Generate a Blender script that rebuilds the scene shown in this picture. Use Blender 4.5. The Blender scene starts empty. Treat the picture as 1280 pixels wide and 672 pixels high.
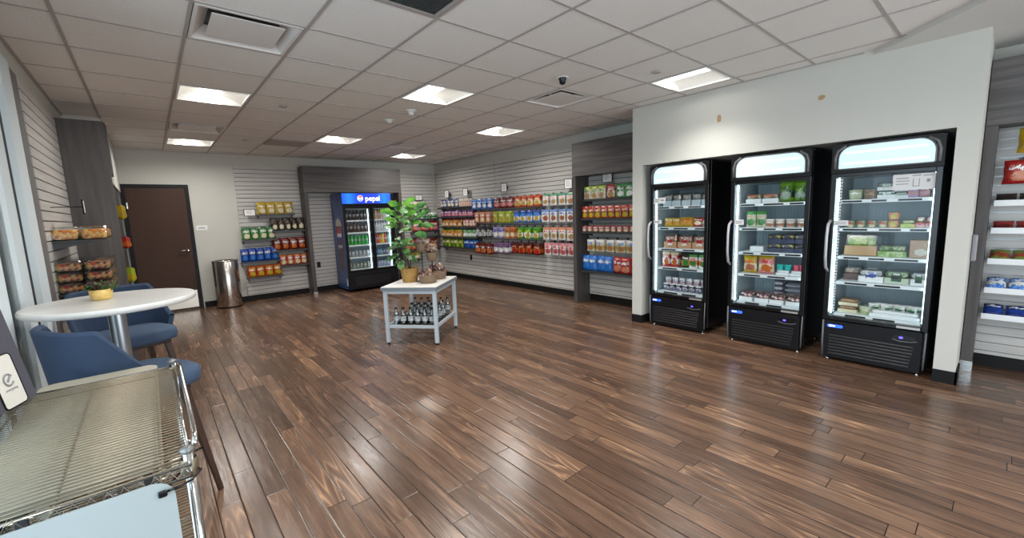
import bpy, math, random
from math import sin, cos, pi, radians
from mathutils import Vector, Matrix
random.seed(7)
SC = bpy.context.scene
COL = SC.collection
# ---------------------------------------------------------------- camera
YAW, PITCH, ROLL, FPX = 0.7052, 0.1340, -0.0364, 526.3
cam_d = bpy.data.cameras.new('camera'); cam = bpy.data.objects.new('camera', cam_d); COL.objects.link(cam)
_f = Vector((sin(YAW)*cos(PITCH), cos(YAW)*cos(PITCH), -sin(PITCH)))
_r = Vector((cos(YAW), -sin(YAW), 0)); _u = _r.cross(_f)
_R = cos(ROLL)*_r + sin(ROLL)*_u; _U = cos(ROLL)*_u - sin(ROLL)*_r
cam.matrix_world = Matrix(((_R.x,_U.x,-_f.x,0),(_R.y,_U.y,-_f.y,0),(_R.z,_U.z,-_f.z,1.52),(0,0,0,1)))
cam_d.sensor_width = 36; cam_d.lens = FPX/1280*36; cam_d.clip_start = 0.05
SC.camera = cam
# ---------------------------------------------------------------- world, exposure, daylight
SC.view_settings.view_transform = 'Standard'; SC.view_settings.look = 'None'
SC.view_settings.gamma = 1; SC.view_settings.use_curve_mapping = False
SC.view_settings.exposure = 1.08
LAMP = 3.6         # ceiling lamp lens radiance
LAMP_W = 12.5      # ceiling lamp downlight power
LAMP_IN = 3.2      # cooler strips
w = bpy.data.worlds.new('daylight'); SC.world = w; w.use_nodes = True
w.node_tree.nodes['Background'].inputs[0].default_value = (0.85, 0.93, 1, 1)
w.node_tree.nodes['Background'].inputs[1].default_value = 0.8
ad = bpy.data.lights.new('window_daylight', 'AREA'); ad.shape = 'RECTANGLE'; ad.size = 4.2; ad.size_y = 2.3
ad.energy = 60; ad.color = (0.62, 0.84, 1.0)
ao = bpy.data.objects.new('window_daylight', ad); COL.objects.link(ao)
ao.location = (-1.1, 0.6, 1.35); ao.rotation_euler = (0, radians(-90), 0)
ad2 = bpy.data.lights.new('front_window_daylight', 'AREA'); ad2.shape = 'RECTANGLE'; ad2.size = 5.4; ad2.size_y = 2.2
ad2.energy = 60; ad2.color = (0.92, 0.96, 1.0)
ao2 = bpy.data.objects.new('front_window_daylight', ad2); COL.objects.link(ao2)
ao2.location = (2.4, -3.3, 1.35); ao2.rotation_euler = (radians(90), 0, 0)

# ---------------------------------------------------------------- materials
MC = {}
def pm(name, col, rough=0.5, metal=0.0, emit=None, es=0.0, spec=0.5, coat=0.0, noise=None, bump=None):
    """plain principled with optional procedural colour noise (scale vec, amount) and bump (scale, strength)"""
    if name in MC: return MC[name]
    m = bpy.data.materials.new(name); m.use_nodes = True; nt = m.node_tree; b = nt.nodes['Principled BSDF']
    b.inputs['Base Color'].default_value = (*col, 1); b.inputs['Roughness'].default_value = rough
    b.inputs['Metallic'].default_value = metal; b.inputs['Specular IOR Level'].default_value = spec
    b.inputs['Coat Weight'].default_value = coat
    if emit: b.inputs['Emission Color'].default_value = (*emit, 1); b.inputs['Emission Strength'].default_value = es
    if noise or bump:
        tc = nt.nodes.new('ShaderNodeTexCoord')
        mp = nt.nodes.new('ShaderNodeMapping'); nt.links.new(tc.outputs['Object'], mp.inputs[0])
        mp.inputs['Scale'].default_value = (noise or bump)[0]
        n = nt.nodes.new('ShaderNodeTexNoise'); n.inputs['Scale'].default_value = 1; n.inputs['Detail'].default_value = 5
        nt.links.new(mp.outputs[0], n.inputs['Vector'])
        if noise:
            a = noise[1]; r = nt.nodes.new('ShaderNodeValToRGB')
            r.color_ramp.elements[0].position = 0.3; r.color_ramp.elements[1].position = 0.7
            r.color_ramp.elements[0].color = tuple(max(0, c*(1-a)) for c in col)+(1,)
            r.color_ramp.elements[1].color = tuple(min(1, c*(1+a)) for c in col)+(1,)
            nt.links.new(n.outputs[0], r.inputs[0]); nt.links.new(r.outputs[0], b.inputs['Base Color'])
        if bump:
            bp = nt.nodes.new('ShaderNodeBump'); bp.inputs['Strength'].default_value = bump[1]; bp.inputs['Distance'].default_value = 0.01
            nt.links.new(n.outputs[0], bp.inputs['Height']); nt.links.new(bp.outputs[0], b.inputs['Normal'])
    MC[name] = m; return m

class NB:
    """tiny node-expression builder"""
    def __init__(s, nt): s.nt = nt
    def m(s, op, a, b=0.0, c=0.0):
        n = s.nt.nodes.new('ShaderNodeMath'); n.operation = op
        for i, v in enumerate((a, b, c)):
            if isinstance(v, (int, float)): n.inputs[i].default_value = v
            else: s.nt.links.new(v, n.inputs[i])
        return n.outputs[0]
    def mix(s, f, a, b):
        n = s.nt.nodes.new('ShaderNodeMix'); n.data_type = 'RGBA'
        for i, v in ((0, f), (6, a), (7, b)):
            if isinstance(v, (int, float)): n.inputs[i].default_value = v
            elif isinstance(v, tuple): n.inputs[i].default_value = (*v[:3], 1)
            else: s.nt.links.new(v, n.inputs[i])
        return n.outputs[2]
    def noise(s, vec, scale, detail=2):
        n = s.nt.nodes.new('ShaderNodeTexNoise'); n.inputs['Scale'].default_value = scale; n.inputs['Detail'].default_value = detail
        s.nt.links.new(vec, n.inputs['Vector']); return n.outputs[0], n.outputs[1]
    def xyz(s, v):
        n = s.nt.nodes.new('ShaderNodeSeparateXYZ'); s.nt.links.new(v, n.inputs[0]); return n.outputs
    def vec(s, x, y, z):
        n = s.nt.nodes.new('ShaderNodeCombineXYZ')
        for i, v in enumerate((x, y, z)):
            if isinstance(v, (int, float)): n.inputs[i].default_value = v
            else: s.nt.links.new(v, n.inputs[i])
        return n.outputs[0]

def clear(name, tint=(1, 1, 1), gloss=0.12, rough=0.03):
    """thin clear plastic / glass: transparent with a fresnel-weighted reflection"""
    if name in MC: return MC[name]
    m = bpy.data.materials.new(name); m.use_nodes = True; nt = m.node_tree
    nt.nodes.remove(nt.nodes['Principled BSDF']); out = nt.nodes['Material Output']
    t = nt.nodes.new('ShaderNodeBsdfTransparent'); t.inputs[0].default_value = (*tint, 1)
    g = nt.nodes.new('ShaderNodeBsdfGlossy'); g.inputs['Roughness'].default_value = rough
    lw = nt.nodes.new('ShaderNodeLayerWeight'); lw.inputs[0].default_value = 0.08
    nb = NB(nt); f = nb.m('ADD', nb.m('MULTIPLY', lw.outputs[0], 1.0), gloss*0.5); f = nb.m('MINIMUM', f, 1.0)
    mx = nt.nodes.new('ShaderNodeMixShader'); nt.links.new(f, mx.inputs[0])
    nt.links.new(t.outputs[0], mx.inputs[1]); nt.links.new(g.outputs[0], mx.inputs[2]); nt.links.new(mx.outputs[0], out.inputs[0])
    MC[name] = m; return m

def packmat(name, base, band=None, blob=None, mark=None, rough=0.28, metal=0.0, top=None):
    """printed wrapper: base colour, a middle band, an off-centre blob (the food picture) and a logo streak"""
    key = 'pack '+name
    if key in MC: return MC[key]
    dk = lambda q: None if q is None else tuple(v*(0.62+0.38*min(q)) for v in q)
    base, band, blob, top = dk(base), dk(band), dk(blob), dk(top)
    m = bpy.data.materials.new(key); m.use_nodes = True; nt = m.node_tree; b = nt.nodes['Principled BSDF']; nb = NB(nt)
    tc = nt.nodes.new('ShaderNodeTexCoord'); X, Y, Z = nb.xyz(tc.outputs['Generated'])
    oi = nt.nodes.new('ShaderNodeObjectInfo'); va = nt.nodes.new('ShaderNodeVectorMath'); va.operation = 'ADD'; nt.links.new(tc.outputs['Generated'], va.inputs[0]); nt.links.new(nb.vec(nb.m('MULTIPLY', oi.outputs['Random'], 9.0), 0.0, 0.0), va.inputs[1])
    nz, nc = nb.noise(va.outputs[0], 5, 3)
    wob = nb.m('MULTIPLY', nb.m('SUBTRACT', nz, 0.5), 0.75)
    zz = nb.m('ADD', Z, wob); col = nb.mix(0.0, base, base)
    if top:
        col = nb.mix(nb.m('GREATER_THAN', Z, 0.8), col, top)
    if band:
        f = nb.m('MULTIPLY', nb.m('GREATER_THAN', zz, 0.2), nb.m('LESS_THAN', zz, 0.55)); col = nb.mix(f, col, band)
    if blob:
        dx = nb.m('SUBTRACT', X, 0.55); dz = nb.m('SUBTRACT', Z, 0.32)
        d = nb.m('ADD', nb.m('MULTIPLY', nb.m('MULTIPLY', dx, dx), 6.0), nb.m('MULTIPLY', nb.m('MULTIPLY', dz, dz), 16.0))
        f = nb.m('LESS_THAN', nb.m('ADD', d, nb.m('MULTIPLY', wob, 2.0)), 0.62)
        col = nb.mix(f, col, blob)
    if mark:
        dx = nb.m('ABSOLUTE', nb.m('SUBTRACT', X, 0.5)); dz = nb.m('ABSOLUTE', nb.m('SUBTRACT', Z, 0.68))
        f = nb.m('MULTIPLY', nb.m('LESS_THAN', dx, 0.34), nb.m('LESS_THAN', nb.m('ADD', dz, nb.m('MULTIPLY', wob, 0.5)), 0.085))
        w_, _ = nb.noise(tc.outputs['Generated'], 16, 0)
        f = nb.m('MULTIPLY', f, nb.m('GREATER_THAN', w_, 0.43)); col = nb.mix(f, col, mark)
    # small crisp graphics: patches of the other print colours
    pz, _ = nb.noise(va.outputs[0], 11, 2)
    alt = blob or band or mark
    if alt: col = nb.mix(nb.m('MULTIPLY', nb.m('GREATER_THAN', pz, 0.62), 0.7), col, alt)
    col = nb.mix(nb.m('MULTIPLY', nb.m('LESS_THAN', pz, 0.37), 0.55), col, tuple(v*0.25 for v in base))
    nt.links.new(col, b.inputs['Base Color']); b.inputs['Roughness'].default_value = rough; b.inputs['Metallic'].default_value = metal
    MC[key] = m; return m

def foodmat(name, cols, scale=30, rough=0.45):
    """speckled contents (fruit pieces, salad, candy) from voronoi cells"""
    key = 'food '+name
    if key in MC: return MC[key]
    m = bpy.data.materials.new(key); m.use_nodes = True; nt = m.node_tree; b = nt.nodes['Principled BSDF']; nb = NB(nt)
    tc = nt.nodes.new('ShaderNodeTexCoord')
    v = nt.nodes.new('ShaderNodeTexVoronoi'); v.inputs['Scale'].default_value = scale; nt.links.new(tc.outputs['Object'], v.inputs['Vector'])
    sx = nb.xyz(v.outputs['Color'])[0]
    r = nt.nodes.new('ShaderNodeValToRGB'); r.color_ramp.interpolation = 'CONSTANT'
    els = r.color_ramp.elements
    while len(els) < len(cols): els.new(0.5)
    for i, c in enumerate(cols): els[i].position = i/len(cols); els[i].color = (*c, 1)
    nt.links.new(sx, r.inputs[0]); nt.links.new(r.outputs[0], b.inputs['Base Color'])
    bp = nt.nodes.new('ShaderNodeBump'); bp.inputs['Strength'].default_value = 0.6; bp.inputs['Distance'].default_value = 0.01; bp.invert = True
    nt.links.new(v.outputs['Distance'], bp.inputs['Height']); nt.links.new(bp.outputs[0], b.inputs['Normal'])
    b.inputs['Roughness'].default_value = rough; MC[key] = m; return m

def floor_material():
    m = bpy.data.materials.new('dark plank floor'); m.use_nodes = True; nt = m.node_tree; b = nt.nodes['Principled BSDF']; nb = NB(nt)
    tc = nt.nodes.new('ShaderNodeTexCoord'); x, y, z = nb.xyz(tc.outputs['Object'])
    W = 0.108
    rx = nb.m('DIVIDE', x, W); row = nb.m('FLOOR', rx); fx = nb.m('FRACT', rx)
    wn = nt.nodes.new('ShaderNodeTexWhiteNoise'); wn.noise_dimensions = '1D'; nt.links.new(row, wn.inputs['W'])
    L = nb.m('ADD', 0.85, nb.m('MULTIPLY', wn.outputs['Value'], 0.45))
    wn2 = nt.nodes.new('ShaderNodeTexWhiteNoise'); wn2.noise_dimensions = '1D'; nt.links.new(nb.m('ADD', row, 57.3), wn2.inputs['W'])
    ry = nb.m('DIVIDE', nb.m('ADD', y, nb.m('MULTIPLY', wn2.outputs['Value'], 3.0)), L)
    idx = nb.m('FLOOR', ry); fy = nb.m('MULTIPLY', nb.m('FRACT', ry), L)
    wn3 = nt.nodes.new('ShaderNodeTexWhiteNoise'); wn3.noise_dimensions = '3D'; nt.links.new(nb.vec(row, idx, 3.0), wn3.inputs['Vector'])
    pid = wn3.outputs['Value']
    # grain: stretched noise with per-plank offset, plus cathedral rings
    gv = nb.vec(nb.m('ADD', nb.m('MULTIPLY', x, 26.0), nb.m('MULTIPLY', pid, 40.0)), nb.m('ADD', nb.m('MULTIPLY', y, 1.6), nb.m('MULTIPLY', pid, 17.0)), 0.0)
    g1, _ = nb.noise(gv, 1.0, 6)
    gv2 = nb.vec(nb.m('ADD', nb.m('MULTIPLY', x, 11.0), nb.m('MULTIPLY', pid, 31.0)), nb.m('ADD', nb.m('MULTIPLY', y, 0.9), nb.m('MULTIPLY', pid, 9.0)), pid)
    g2, _ = nb.noise(gv2, 1.0, 1)
    rings = nb.m('POWER', nb.m('ABSOLUTE', nb.m('SINE', nb.m('MULTIPLY', g2, 34.0))), 0.6)
    rm, _ = nb.noise(nb.vec(nb.m('MULTIPLY', x, 3.0), nb.m('ADD', nb.m('MULTIPLY', y, 1.3), nb.m('MULTIPLY', pid, 23.0)), pid), 1.0, 1)
    rmask = nb.m('MAXIMUM', nb.m('MINIMUM', nb.m('MULTIPLY', nb.m('SUBTRACT', rm, 0.47), 5.0), 1.0), 0.12)
    fine = nb.vec(nb.m('MULTIPLY', x, 160.0), nb.m('MULTIPLY', y, 9.0), pid); g3, _ = nb.noise(fine, 1.0, 3)
    r = nt.nodes.new('ShaderNodeValToRGB'); e = r.color_ramp.elements
    e[0].position = 0.0; e[0].color = (0.036, 0.019, 0.012, 1); e[1].position = 1.0; e[1].color = (0.46, 0.27, 0.15, 1)
    k = e.new(0.35); k.color = (0.110, 0.061, 0.039, 1); k2 = e.new(0.66); k2.color = (0.215, 0.121, 0.074, 1)
    val = nb.m('ADD', nb.m('MULTIPLY', pid, 0.30), nb.m('MULTIPLY', g1, 0.62))
    val = nb.m('ADD', val, nb.m('MULTIPLY', nb.m('MULTIPLY', nb.m('SUBTRACT', 1.0, rings), rmask), 0.55)); val = nb.m('ADD', val, nb.m('MULTIPLY', nb.m('SUBTRACT', g3, 0.5), 0.35))
    nt.links.new(nb.m('SUBTRACT', val, 0.10), r.inputs[0])
    ex = nb.m('MINIMUM', fx, nb.m('SUBTRACT', 1.0, fx)); gx = nb.m('LESS_THAN', ex, 0.022)
    gy = nb.m('LESS_THAN', fy, 0.004); gap = nb.m('MAXIMUM', gx, gy)
    col = nb.mix(gap, r.outputs[0], (0.006, 0.003, 0.002))
    nt.links.new(col, b.inputs['Base Color'])
    # eased edges + hand-scraped undulation
    edge = nb.m('MINIMUM', nb.m('MULTIPLY', ex, W), fy); edge = nb.m('MINIMUM', edge, 0.006)
    uv = nb.vec(nb.m('MULTIPLY', x, 22.0), nb.m('MULTIPLY', y, 5.0), pid); un, _ = nb.noise(uv, 1.0, 2)
    h = nb.m('ADD', nb.m('MULTIPLY', edge, 0.20), nb.m('MULTIPLY', un, 0.0018)); h = nb.m('ADD', h, nb.m('MULTIPLY', g3, 0.0004))
    h = nb.m('ADD', h, nb.m('MULTIPLY', pid, 0.0006))
    bp = nt.nodes.new('ShaderNodeBump'); bp.inputs['Strength'].default_value = 0.7; bp.inputs['Distance'].default_value = 1.0
    nt.links.new(h, bp.inputs['Height']); nt.links.new(bp.outputs[0], b.inputs['Normal'])
    nt.links.new(nb.m('ADD', 0.17, nb.m('MULTIPLY', g1, 0.16)), b.inputs['Roughness'])
    b.inputs['Specular IOR Level'].default_value = 0.55
    return m

M_FLOOR = floor_material()
M_WALL = pm('wall paint', (0.54, 0.535, 0.49), 0.75, bump=((120, 120, 120), 0.04))
M_CEIL = pm('ceiling tile', (0.78, 0.755, 0.72), 0.95, noise=((90, 90, 90), 0.05), bump=((220, 220, 220), 0.25))
M_GRID = pm('ceiling grid', (0.40, 0.365, 0.345), 0.5)
M_SOFF = pm('soffit paint', (0.62, 0.61, 0.58), 0.8)
M_SLAT = pm('grey slat laminate', (0.50, 0.485, 0.46), 0.38, noise=((1.5, 1.5, 40), 0.12))
M_GROOVE = pm('slat groove', (0.05, 0.047, 0.045), 0.6)
M_GROOVEM = pm('slat groove insert', (0.20, 0.20, 0.20), 0.28, 0.8)
M_WOODH = pm('grey wood grain level', (0.085, 0.076, 0.074), 0.5, noise=((1.6, 1.6, 30), 0.4))
M_WOODV = pm('grey wood grain upright', (0.066, 0.058, 0.056), 0.5, noise=((22, 22, 1.3), 0.35))
M_BASE = pm('black rubber base', (0.006, 0.006, 0.006), 0.6, spec=.25)
M_BLACK = pm('black enamel', (0.004, 0.004, 0.005), 0.25, spec=.35)
M_BLACKM = pm('black plastic', (0.004, 0.004, 0.005), 0.45, spec=.25)
M_WHITE = pm('white paint', (0.78, 0.78, 0.76), 0.45)
M_SHELF = pm('dark metal shelf', (0.035, 0.037, 0.04), 0.4)
M_STEEL = pm('brushed steel', (0.62, 0.60, 0.58), 0.24, 1.0)
M_CHROME = pm('chrome', (0.60, 0.58, 0.55), 0.14, 1.0)
M_WIRE = pm('zinc wire', (0.27, 0.23, 0.165), 0.42, 0.7)
M_PAPER = pm('card paper', (0.82, 0.82, 0.80), 0.6)
M_GLASS = clear('clear glass', (0.98, 0.99, 0.99), 0.015, 0.01)
M_PLAST = clear('clear plastic', (0.93, 0.95, 0.95), 0.18, 0.12)

# ---------------------------------------------------------------- mesh builder
class MB:
    def __init__(s): s.v = []; s.f = []; s.mi = []; s.sm = []
    def add(s, vs, fs, mi=0, smooth=False, T=None):
        o = len(s.v)
        for p in vs:
            p = Vector(p)
            if T is not None: p = T @ p
            s.v.append(tuple(p))
        for f in fs: s.f.append(tuple(i+o for i in f)); s.mi.append(mi); s.sm.append(smooth)
        return s
    def box(s, x0, x1, y0, y1, z0, z1, mi=0, c=0.0, T=None):
        x0, x1 = min(x0, x1), max(x0, x1); y0, y1 = min(y0, y1), max(y0, y1); z0, z1 = min(z0, z1), max(z0, z1)
        if c <= 0:
            vs = [(x, y, z) for z in (z0, z1) for y in (y0, y1) for x in (x0, x1)]
            return s.add(vs, [(0,2,3,1), (4,5,7,6), (0,1,5,4), (2,6,7,3), (0,4,6,2), (1,3,7,5)], mi, False, T)
        c = min(c, (x1-x0)/2.01, (y1-y0)/2.01, (z1-z0)/2.01)
        def ring(x0, x1, y0, y1, z): return [(x0+c,y0,z),(x1-c,y0,z),(x1,y0+c,z),(x1,y1-c,z),(x1-c,y1,z),(x0+c,y1,z),(x0,y1-c,z),(x0,y0+c,z)]
        vs = ring(x0+c*.6,x1-c*.6,y0+c*.6,y1-c*.6,z0)+ring(x0,x1,y0,y1,z0+c)+ring(x0,x1,y0,y1,z1-c)+ring(x0+c*.6,x1-c*.6,y0+c*.6,y1-c*.6,z1)
        fs = [tuple(range(7,-1,-1)), tuple(range(24,32))]
        for k in range(3):
            for i in range(8): j = (i+1) % 8; fs.append((k*8+i, k*8+j, k*8+8+j, k*8+8+i))
        return s.add(vs, fs, mi, False, T)
    def lathe(s, prof, n=24, mi=0, cx=0, cy=0, smooth=True, T=None, cap=True, sy=1.0):
        vs = []; fs = []
        for r, z in prof:
            for i in range(n): a = 2*pi*i/n; vs.append((cx+r*cos(a), cy+r*sy*sin(a), z))
        for k in range(len(prof)-1):
            for i in range(n): j = (i+1) % n; fs.append((k*n+i, k*n+j, k*n+n+j, k*n+n+i))
        s.add(vs, fs, mi, smooth, T)
        if cap:
            k = len(prof)-1
            s.add([vs[i] for i in range(n)], [tuple(range(n-1,-1,-1))], mi, False, T)
            s.add([vs[k*n+i] for i in range(n)], [tuple(range(n))], mi, False, T)
        return s
    def tube(s, pts, r, n=8, mi=0, smooth=True, r2=None, closed=False, T=None):
        pts = [Vector(p) for p in pts]; N = len(pts); vs = []; fs = []; prev = None
        for k, p in enumerate(pts):
            if closed: d = pts[(k+1) % N]-pts[k-1]
            else: d = pts[min(k+1, N-1)]-pts[max(k-1, 0)]
            d.normalize()
            up = Vector((0,0,1)) if abs(d.z) < 0.95 else Vector((1,0,0))
            if prev is not None:
                a = prev-d*prev.dot(d)
                if a.length > 1e-4: up = None; a.normalize()
            if up is not None: a = d.cross(up).normalized()
            prev = a; b = d.cross(a)
            rr = r if r2 is None else r+(r2-r)*k/max(1, N-1)
            for i in range(n): t = 2*pi*i/n+pi/4; vs.append(p+a*rr*cos(t)+b*rr*sin(t))
        K = N if closed else N-1
        for k in range(K):
            for i in range(n): j = (i+1) % n; k2 = (k+1) % N; fs.append((k*n+i, k*n+j, k2*n+j, k2*n+i))
        if not closed: fs += [tuple(range(n-1,-1,-1)), tuple(range((N-1)*n, N*n))]
        return s.add(vs, fs, mi, smooth, T)
    def prism(s, poly, z0, z1, mi=0, T=None, smooth=False):
        n = len(poly); vs = [(x, y, z0) for x, y in poly]+[(x, y, z1) for x, y in poly]
        fs = [tuple(range(n-1,-1,-1)), tuple(range(n, 2*n))]
        s.add(vs, fs, mi, False, T)
        s.add(vs, [(i, (i+1) % n, n+(i+1) % n, n+i) for i in range(n)], mi, smooth, T); return s
    def grid(s, fn, nu, nv, mi=0, smooth=True, wu=False, T=None):
        vs = [fn(i/nu, j/nv) for j in range(nv+1) for i in range(nu+1)]
        fs = [(j*(nu+1)+i, j*(nu+1)+i+1, (j+1)*(nu+1)+i+1, (j+1)*(nu+1)+i) for j in range(nv) for i in range(nu)]
        return s.add(vs, fs, mi, smooth, T)
    def mesh(s, name, mats):
        me = bpy.data.meshes.new(name); me.from_pydata(s.v, [], s.f)
        for m in (mats if isinstance(mats, (list, tuple)) else [mats]): me.materials.append(m)
        me.polygons.foreach_set('material_index', s.mi); me.polygons.foreach_set('use_smooth', s.sm); me.update()
        return me

def rr_poly(x0, x1, y0, y1, r, n=5, corners=(1,1,1,1)):
    """rounded rectangle outline, corners ordered bl, br, tr, tl"""
    out = []
    for k, (cx, cy, a0) in enumerate(((x0, y0, pi), (x1, y0, 1.5*pi), (x1, y1, 0), (x0, y1, .5*pi))):
        rr = r*corners[k]
        if rr <= 0: out.append((cx, cy)); continue
        ox = cx+rr*(1 if k in (0, 3) else -1); oy = cy+rr*(1 if k < 2 else -1)
        for i in range(n+1): a = a0+.5*pi*i/n; out.append((ox+rr*cos(a), oy+rr*sin(a)))
    return out
RX = Matrix.Rotation(pi/2, 4, 'X')     # prism plane XY -> XZ, extrusion along -Y

def link(o, parent=None):
    COL.objects.link(o)
    if parent is not None: o.parent = parent
    return o
def tag(o, label=None, cat=None, group=None, kind=None):
    if label: o['label'] = label
    if cat: o['category'] = cat
    if group: o['group'] = group
    if kind: o['kind'] = kind
    return o
def thing(name, label, cat, loc=(0,0,0), rz=0.0, group=None):
    o = bpy.data.objects.new(name, None); o.empty_display_size = 0.1; link(o); o.location = loc; o.rotation_euler = (0, 0, rz)
    return tag(o, label, cat, group)
def part(name, mb, mats, parent, label=None, loc=None):
    me = mb.mesh(name, mats) if isinstance(mb, MB) else mb
    o = bpy.data.objects.new(name, me); link(o, parent)
    if loc: o.location = loc
    if label: o['label'] = label
    return o
def single(name, mb, mats, label, cat, loc=(0,0,0), rz=0.0, group=None):
    me = mb.mesh(name, mats) if isinstance(mb, MB) else mb
    o = bpy.data.objects.new(name, me); link(o); o.location = loc; o.rotation_euler = (0, 0, rz)
    return tag(o, label, cat, group)
def struct(name, mb, mats, parent=None):
    me = mb.mesh(name, mats); o = bpy.data.objects.new(name, me); link(o, parent)
    if parent is None: o['kind'] = 'structure'
    return o
def kids(o): return [c for c in COL.objects if c.parent == o]
def dup(root, loc, rz, label, group=None):
    r = root.copy(); COL.objects.link(r); r.location = loc; r.rotation_euler = (0, 0, rz); r['label'] = label
    if group: r['group'] = group
    for ch in root.children:
        c = ch.copy(); COL.objects.link(c); c.parent = r
        for g in ch.children:
            d = g.copy(); COL.objects.link(d); d.parent = c
    return r
NUM = ['zero','one','two','three','four','five','six','seven','eight','nine','ten','eleven','twelve','thirteen','fourteen','fifteen','sixteen']
ORD = ['','first','second','third','fourth','fifth','sixth','seventh','eighth','ninth','tenth','eleventh','twelfth','thirteenth','fourteenth','fifteenth','sixteenth']
def place(i, n):
    if n == 1: return ''
    if n == 2: return ', the '+('left' if i == 0 else 'right')+' one'
    if i == 0: return ', leftmost of '+NUM[n]
    if i == n-1: return ', rightmost of '+NUM[n]
    return ', '+ORD[i+1]+' from left of '+NUM[n]
def text_mesh(txt, size, depth=0.001, bold=0.0):
    c = bpy.data.curves.new('lettering', 'FONT'); c.body = txt; c.size = size; c.extrude = depth; c.offset = bold
    c.align_x = 'CENTER'; c.align_y = 'CENTER'; c.resolution_u = 3
    o = bpy.data.objects.new('lettering', c); COL.objects.link(o); bpy.context.view_layer.update()
    me = bpy.data.meshes.new_from_object(o.evaluated_get(bpy.context.evaluated_depsgraph_get()))
    COL.objects.unlink(o); bpy.data.objects.remove(o); return me
def text_part(name, txt, size, mat, parent, loc, rot=(pi/2, 0, 0), bold=0.0, label=None):
    me = text_mesh(txt, size, 0.0008, bold); me.materials.clear(); me.materials.append(mat)
    o = bpy.data.objects.new(name, me); link(o, parent); o.location = loc; o.rotation_euler = rot
    if label: o['label'] = label
    return o
# ================================================================ STRUCTURE
H = 2.76; XL = -0.60; YB = 9.40; XR = 5.55; XF = 4.82; YN = -3.0; XE = 7.2
struct('floor', MB().box(-3.2, XE, -4.2, YB+0.3, -0.1, 0), M_FLOOR)
# ceiling: one tile per cell, cells with lamps or vents stay open; the edge follows a diagonal to the dropped soffit
GX, GY, T_ = -0.284, -1.189, 0.61
LAMPS = [(1,10), (1,15), (4,8), (4,13), (7,15), (7,10), (7,5), (4,3), (1,5), (4,-2), (1,0), (1,-3)]
VENTS = [(1,7), (1,13), (6,7), (6,13)]
GRILLES = [(2,5)]
holes = set(LAMPS+VENTS+GRILLES)
cm = MB(); gm = MB()
for j in range(-1, 10):
    x0, x1 = max(GX+j*T_, XL), min(GX+(j+1)*T_, XR)
    if x1 <= x0: continue
    for i in range(-3, 18):
        y0, y1 = GY+i*T_, min(GY+(i+1)*T_, YB)
        if y1 <= y0 or (j, i) in holes: continue
        if x0 > 5.2 and y1 < 3.1: continue
        cm.box(x0+.004, x1-.004, y0+.004, y1-.004, H+.006, H+.03)
struct('ceiling', cm, M_CEIL)
for j in range(0, 10):
    x = GX+j*T_
    if XL < x < XR: gm.box(x-.010, x+.010, GY-3*T_, YB, H, H+.008)
for i in range(-3, 18):
    y = GY+i*T_
    if y < YB: gm.box(XL, XR, y-.009, y+.009, H+.001, H+.0085)
for (a, b, c, d) in ((XL, XL+.022, YN, YB), (XL, XR, YB-.022, YB), (XR-.022, XR, 3.1, YB), (XF-.022, XF, .9, 3.19)): gm.box(a, b, c, d, H-.002, H+.0095)
struct('ceiling', gm, M_GRID)
struct('ceiling', MB().box(-3.2, XE, -4.2, YB+.3, H+.2, H+.3), pm('plenum', (0.05,0.05,0.05), 0.9))
sf = MB(); sf.prism([(4.98+.0, 1.0), (4.84+.1, .96+.0), (4.84, .86), (.98, -3.0), (XE, -3.0), (XE, 1.0)], H-.03, H+.05)
struct('ceiling', sf, M_SOFF)
# walls
struct('wall_back', MB().box(-3.2, XR+.2, YB, YB+.15, 0, H+.2), M_WALL)
struct('wall_right', MB().box(XR+.03, XR+.18, 3.1, YB, 0, H+.2), M_WALL)
wf = MB()
wf.box(XF, XR+.1, 3.05, 3.19, 0, H+.05); wf.box(XF, XR+.18, .17, .30, 0, H+.05)
wf.box(XF, XR+.1, .30, 3.05, 2.045, H+.05)
struct('wall_alcove', wf, M_WALL)
struct('wall_alcove', MB().box(XR+.07, XR+.1, .30, 3.05, 0, 2.045), pm('alcove shade colour', (0.05,0.05,0.055), 0.7))  # back panel coloured dark for the shade behind the coolers
struct('wall_right', MB().box(XR+.03, XR+.18, -3.0, .17, 0, H+.05), M_WALL)
wl = MB()
wl.box(XL-.15, XL, 4.36, 6.16, 0, H+.05); wl.box(XL-.15, -.28, 6.90, YB, 2.06, H+.05)
wl.box(XL-.15, XL+.0, 6.16, YB, 0, 2.06); wl.box(XL-.15, XL, 6.16, 6.90, 2.06, H+.05)
wl.box(XL-.15, XL, YN, 4.36, 2.62, H+.05); wl.box(XL-.15, XL, YN, -2.2, 0, 2.62); wl.box(XL-.15, XL, YN, 3.1, 0, .10)
struct('wall_left', wl, M_WALL)
struct('wall_front', MB().box(XL, .0, YN-.15, YN, 0, H+.05).box(4.9, XE, YN-.15, YN, 0, H+.05).box(0, 4.9, YN-.15, YN, 2.45, H+.05), M_WALL)
struct('wall_end', MB().box(XE, XE+.1, -3, .2, 0, H), M_WALL)
# baseboards
bh = .105
struct('baseboard_back', MB().box(.62, 2.40, YB-.012, YB, 0, bh).box(2.50, 4.40, YB-.012, YB, 0, bh).box(4.47, XR, YB-.012, YB, 0, bh), M_BASE)
struct('baseboard_right', MB().box(XR-.0, XR+.03, 4.56, YB-.012, 0, bh).box(XR, XR+.03, 3.19, 4.50, 0, bh).box(XR, XR+.03, -3, .10, 0, .11), M_BASE)
struct('baseboard_alcove', MB().box(XF-.012, XF, 3.05, 3.19, 0, bh).box(XF-.012, XF+.3, 3.038, 3.05, 0, bh).box(XF-.012, XF, .158, .30, 0, bh).box(XF-.012, XF+.3, .158, .17, 0, bh), M_BASE)
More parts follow.
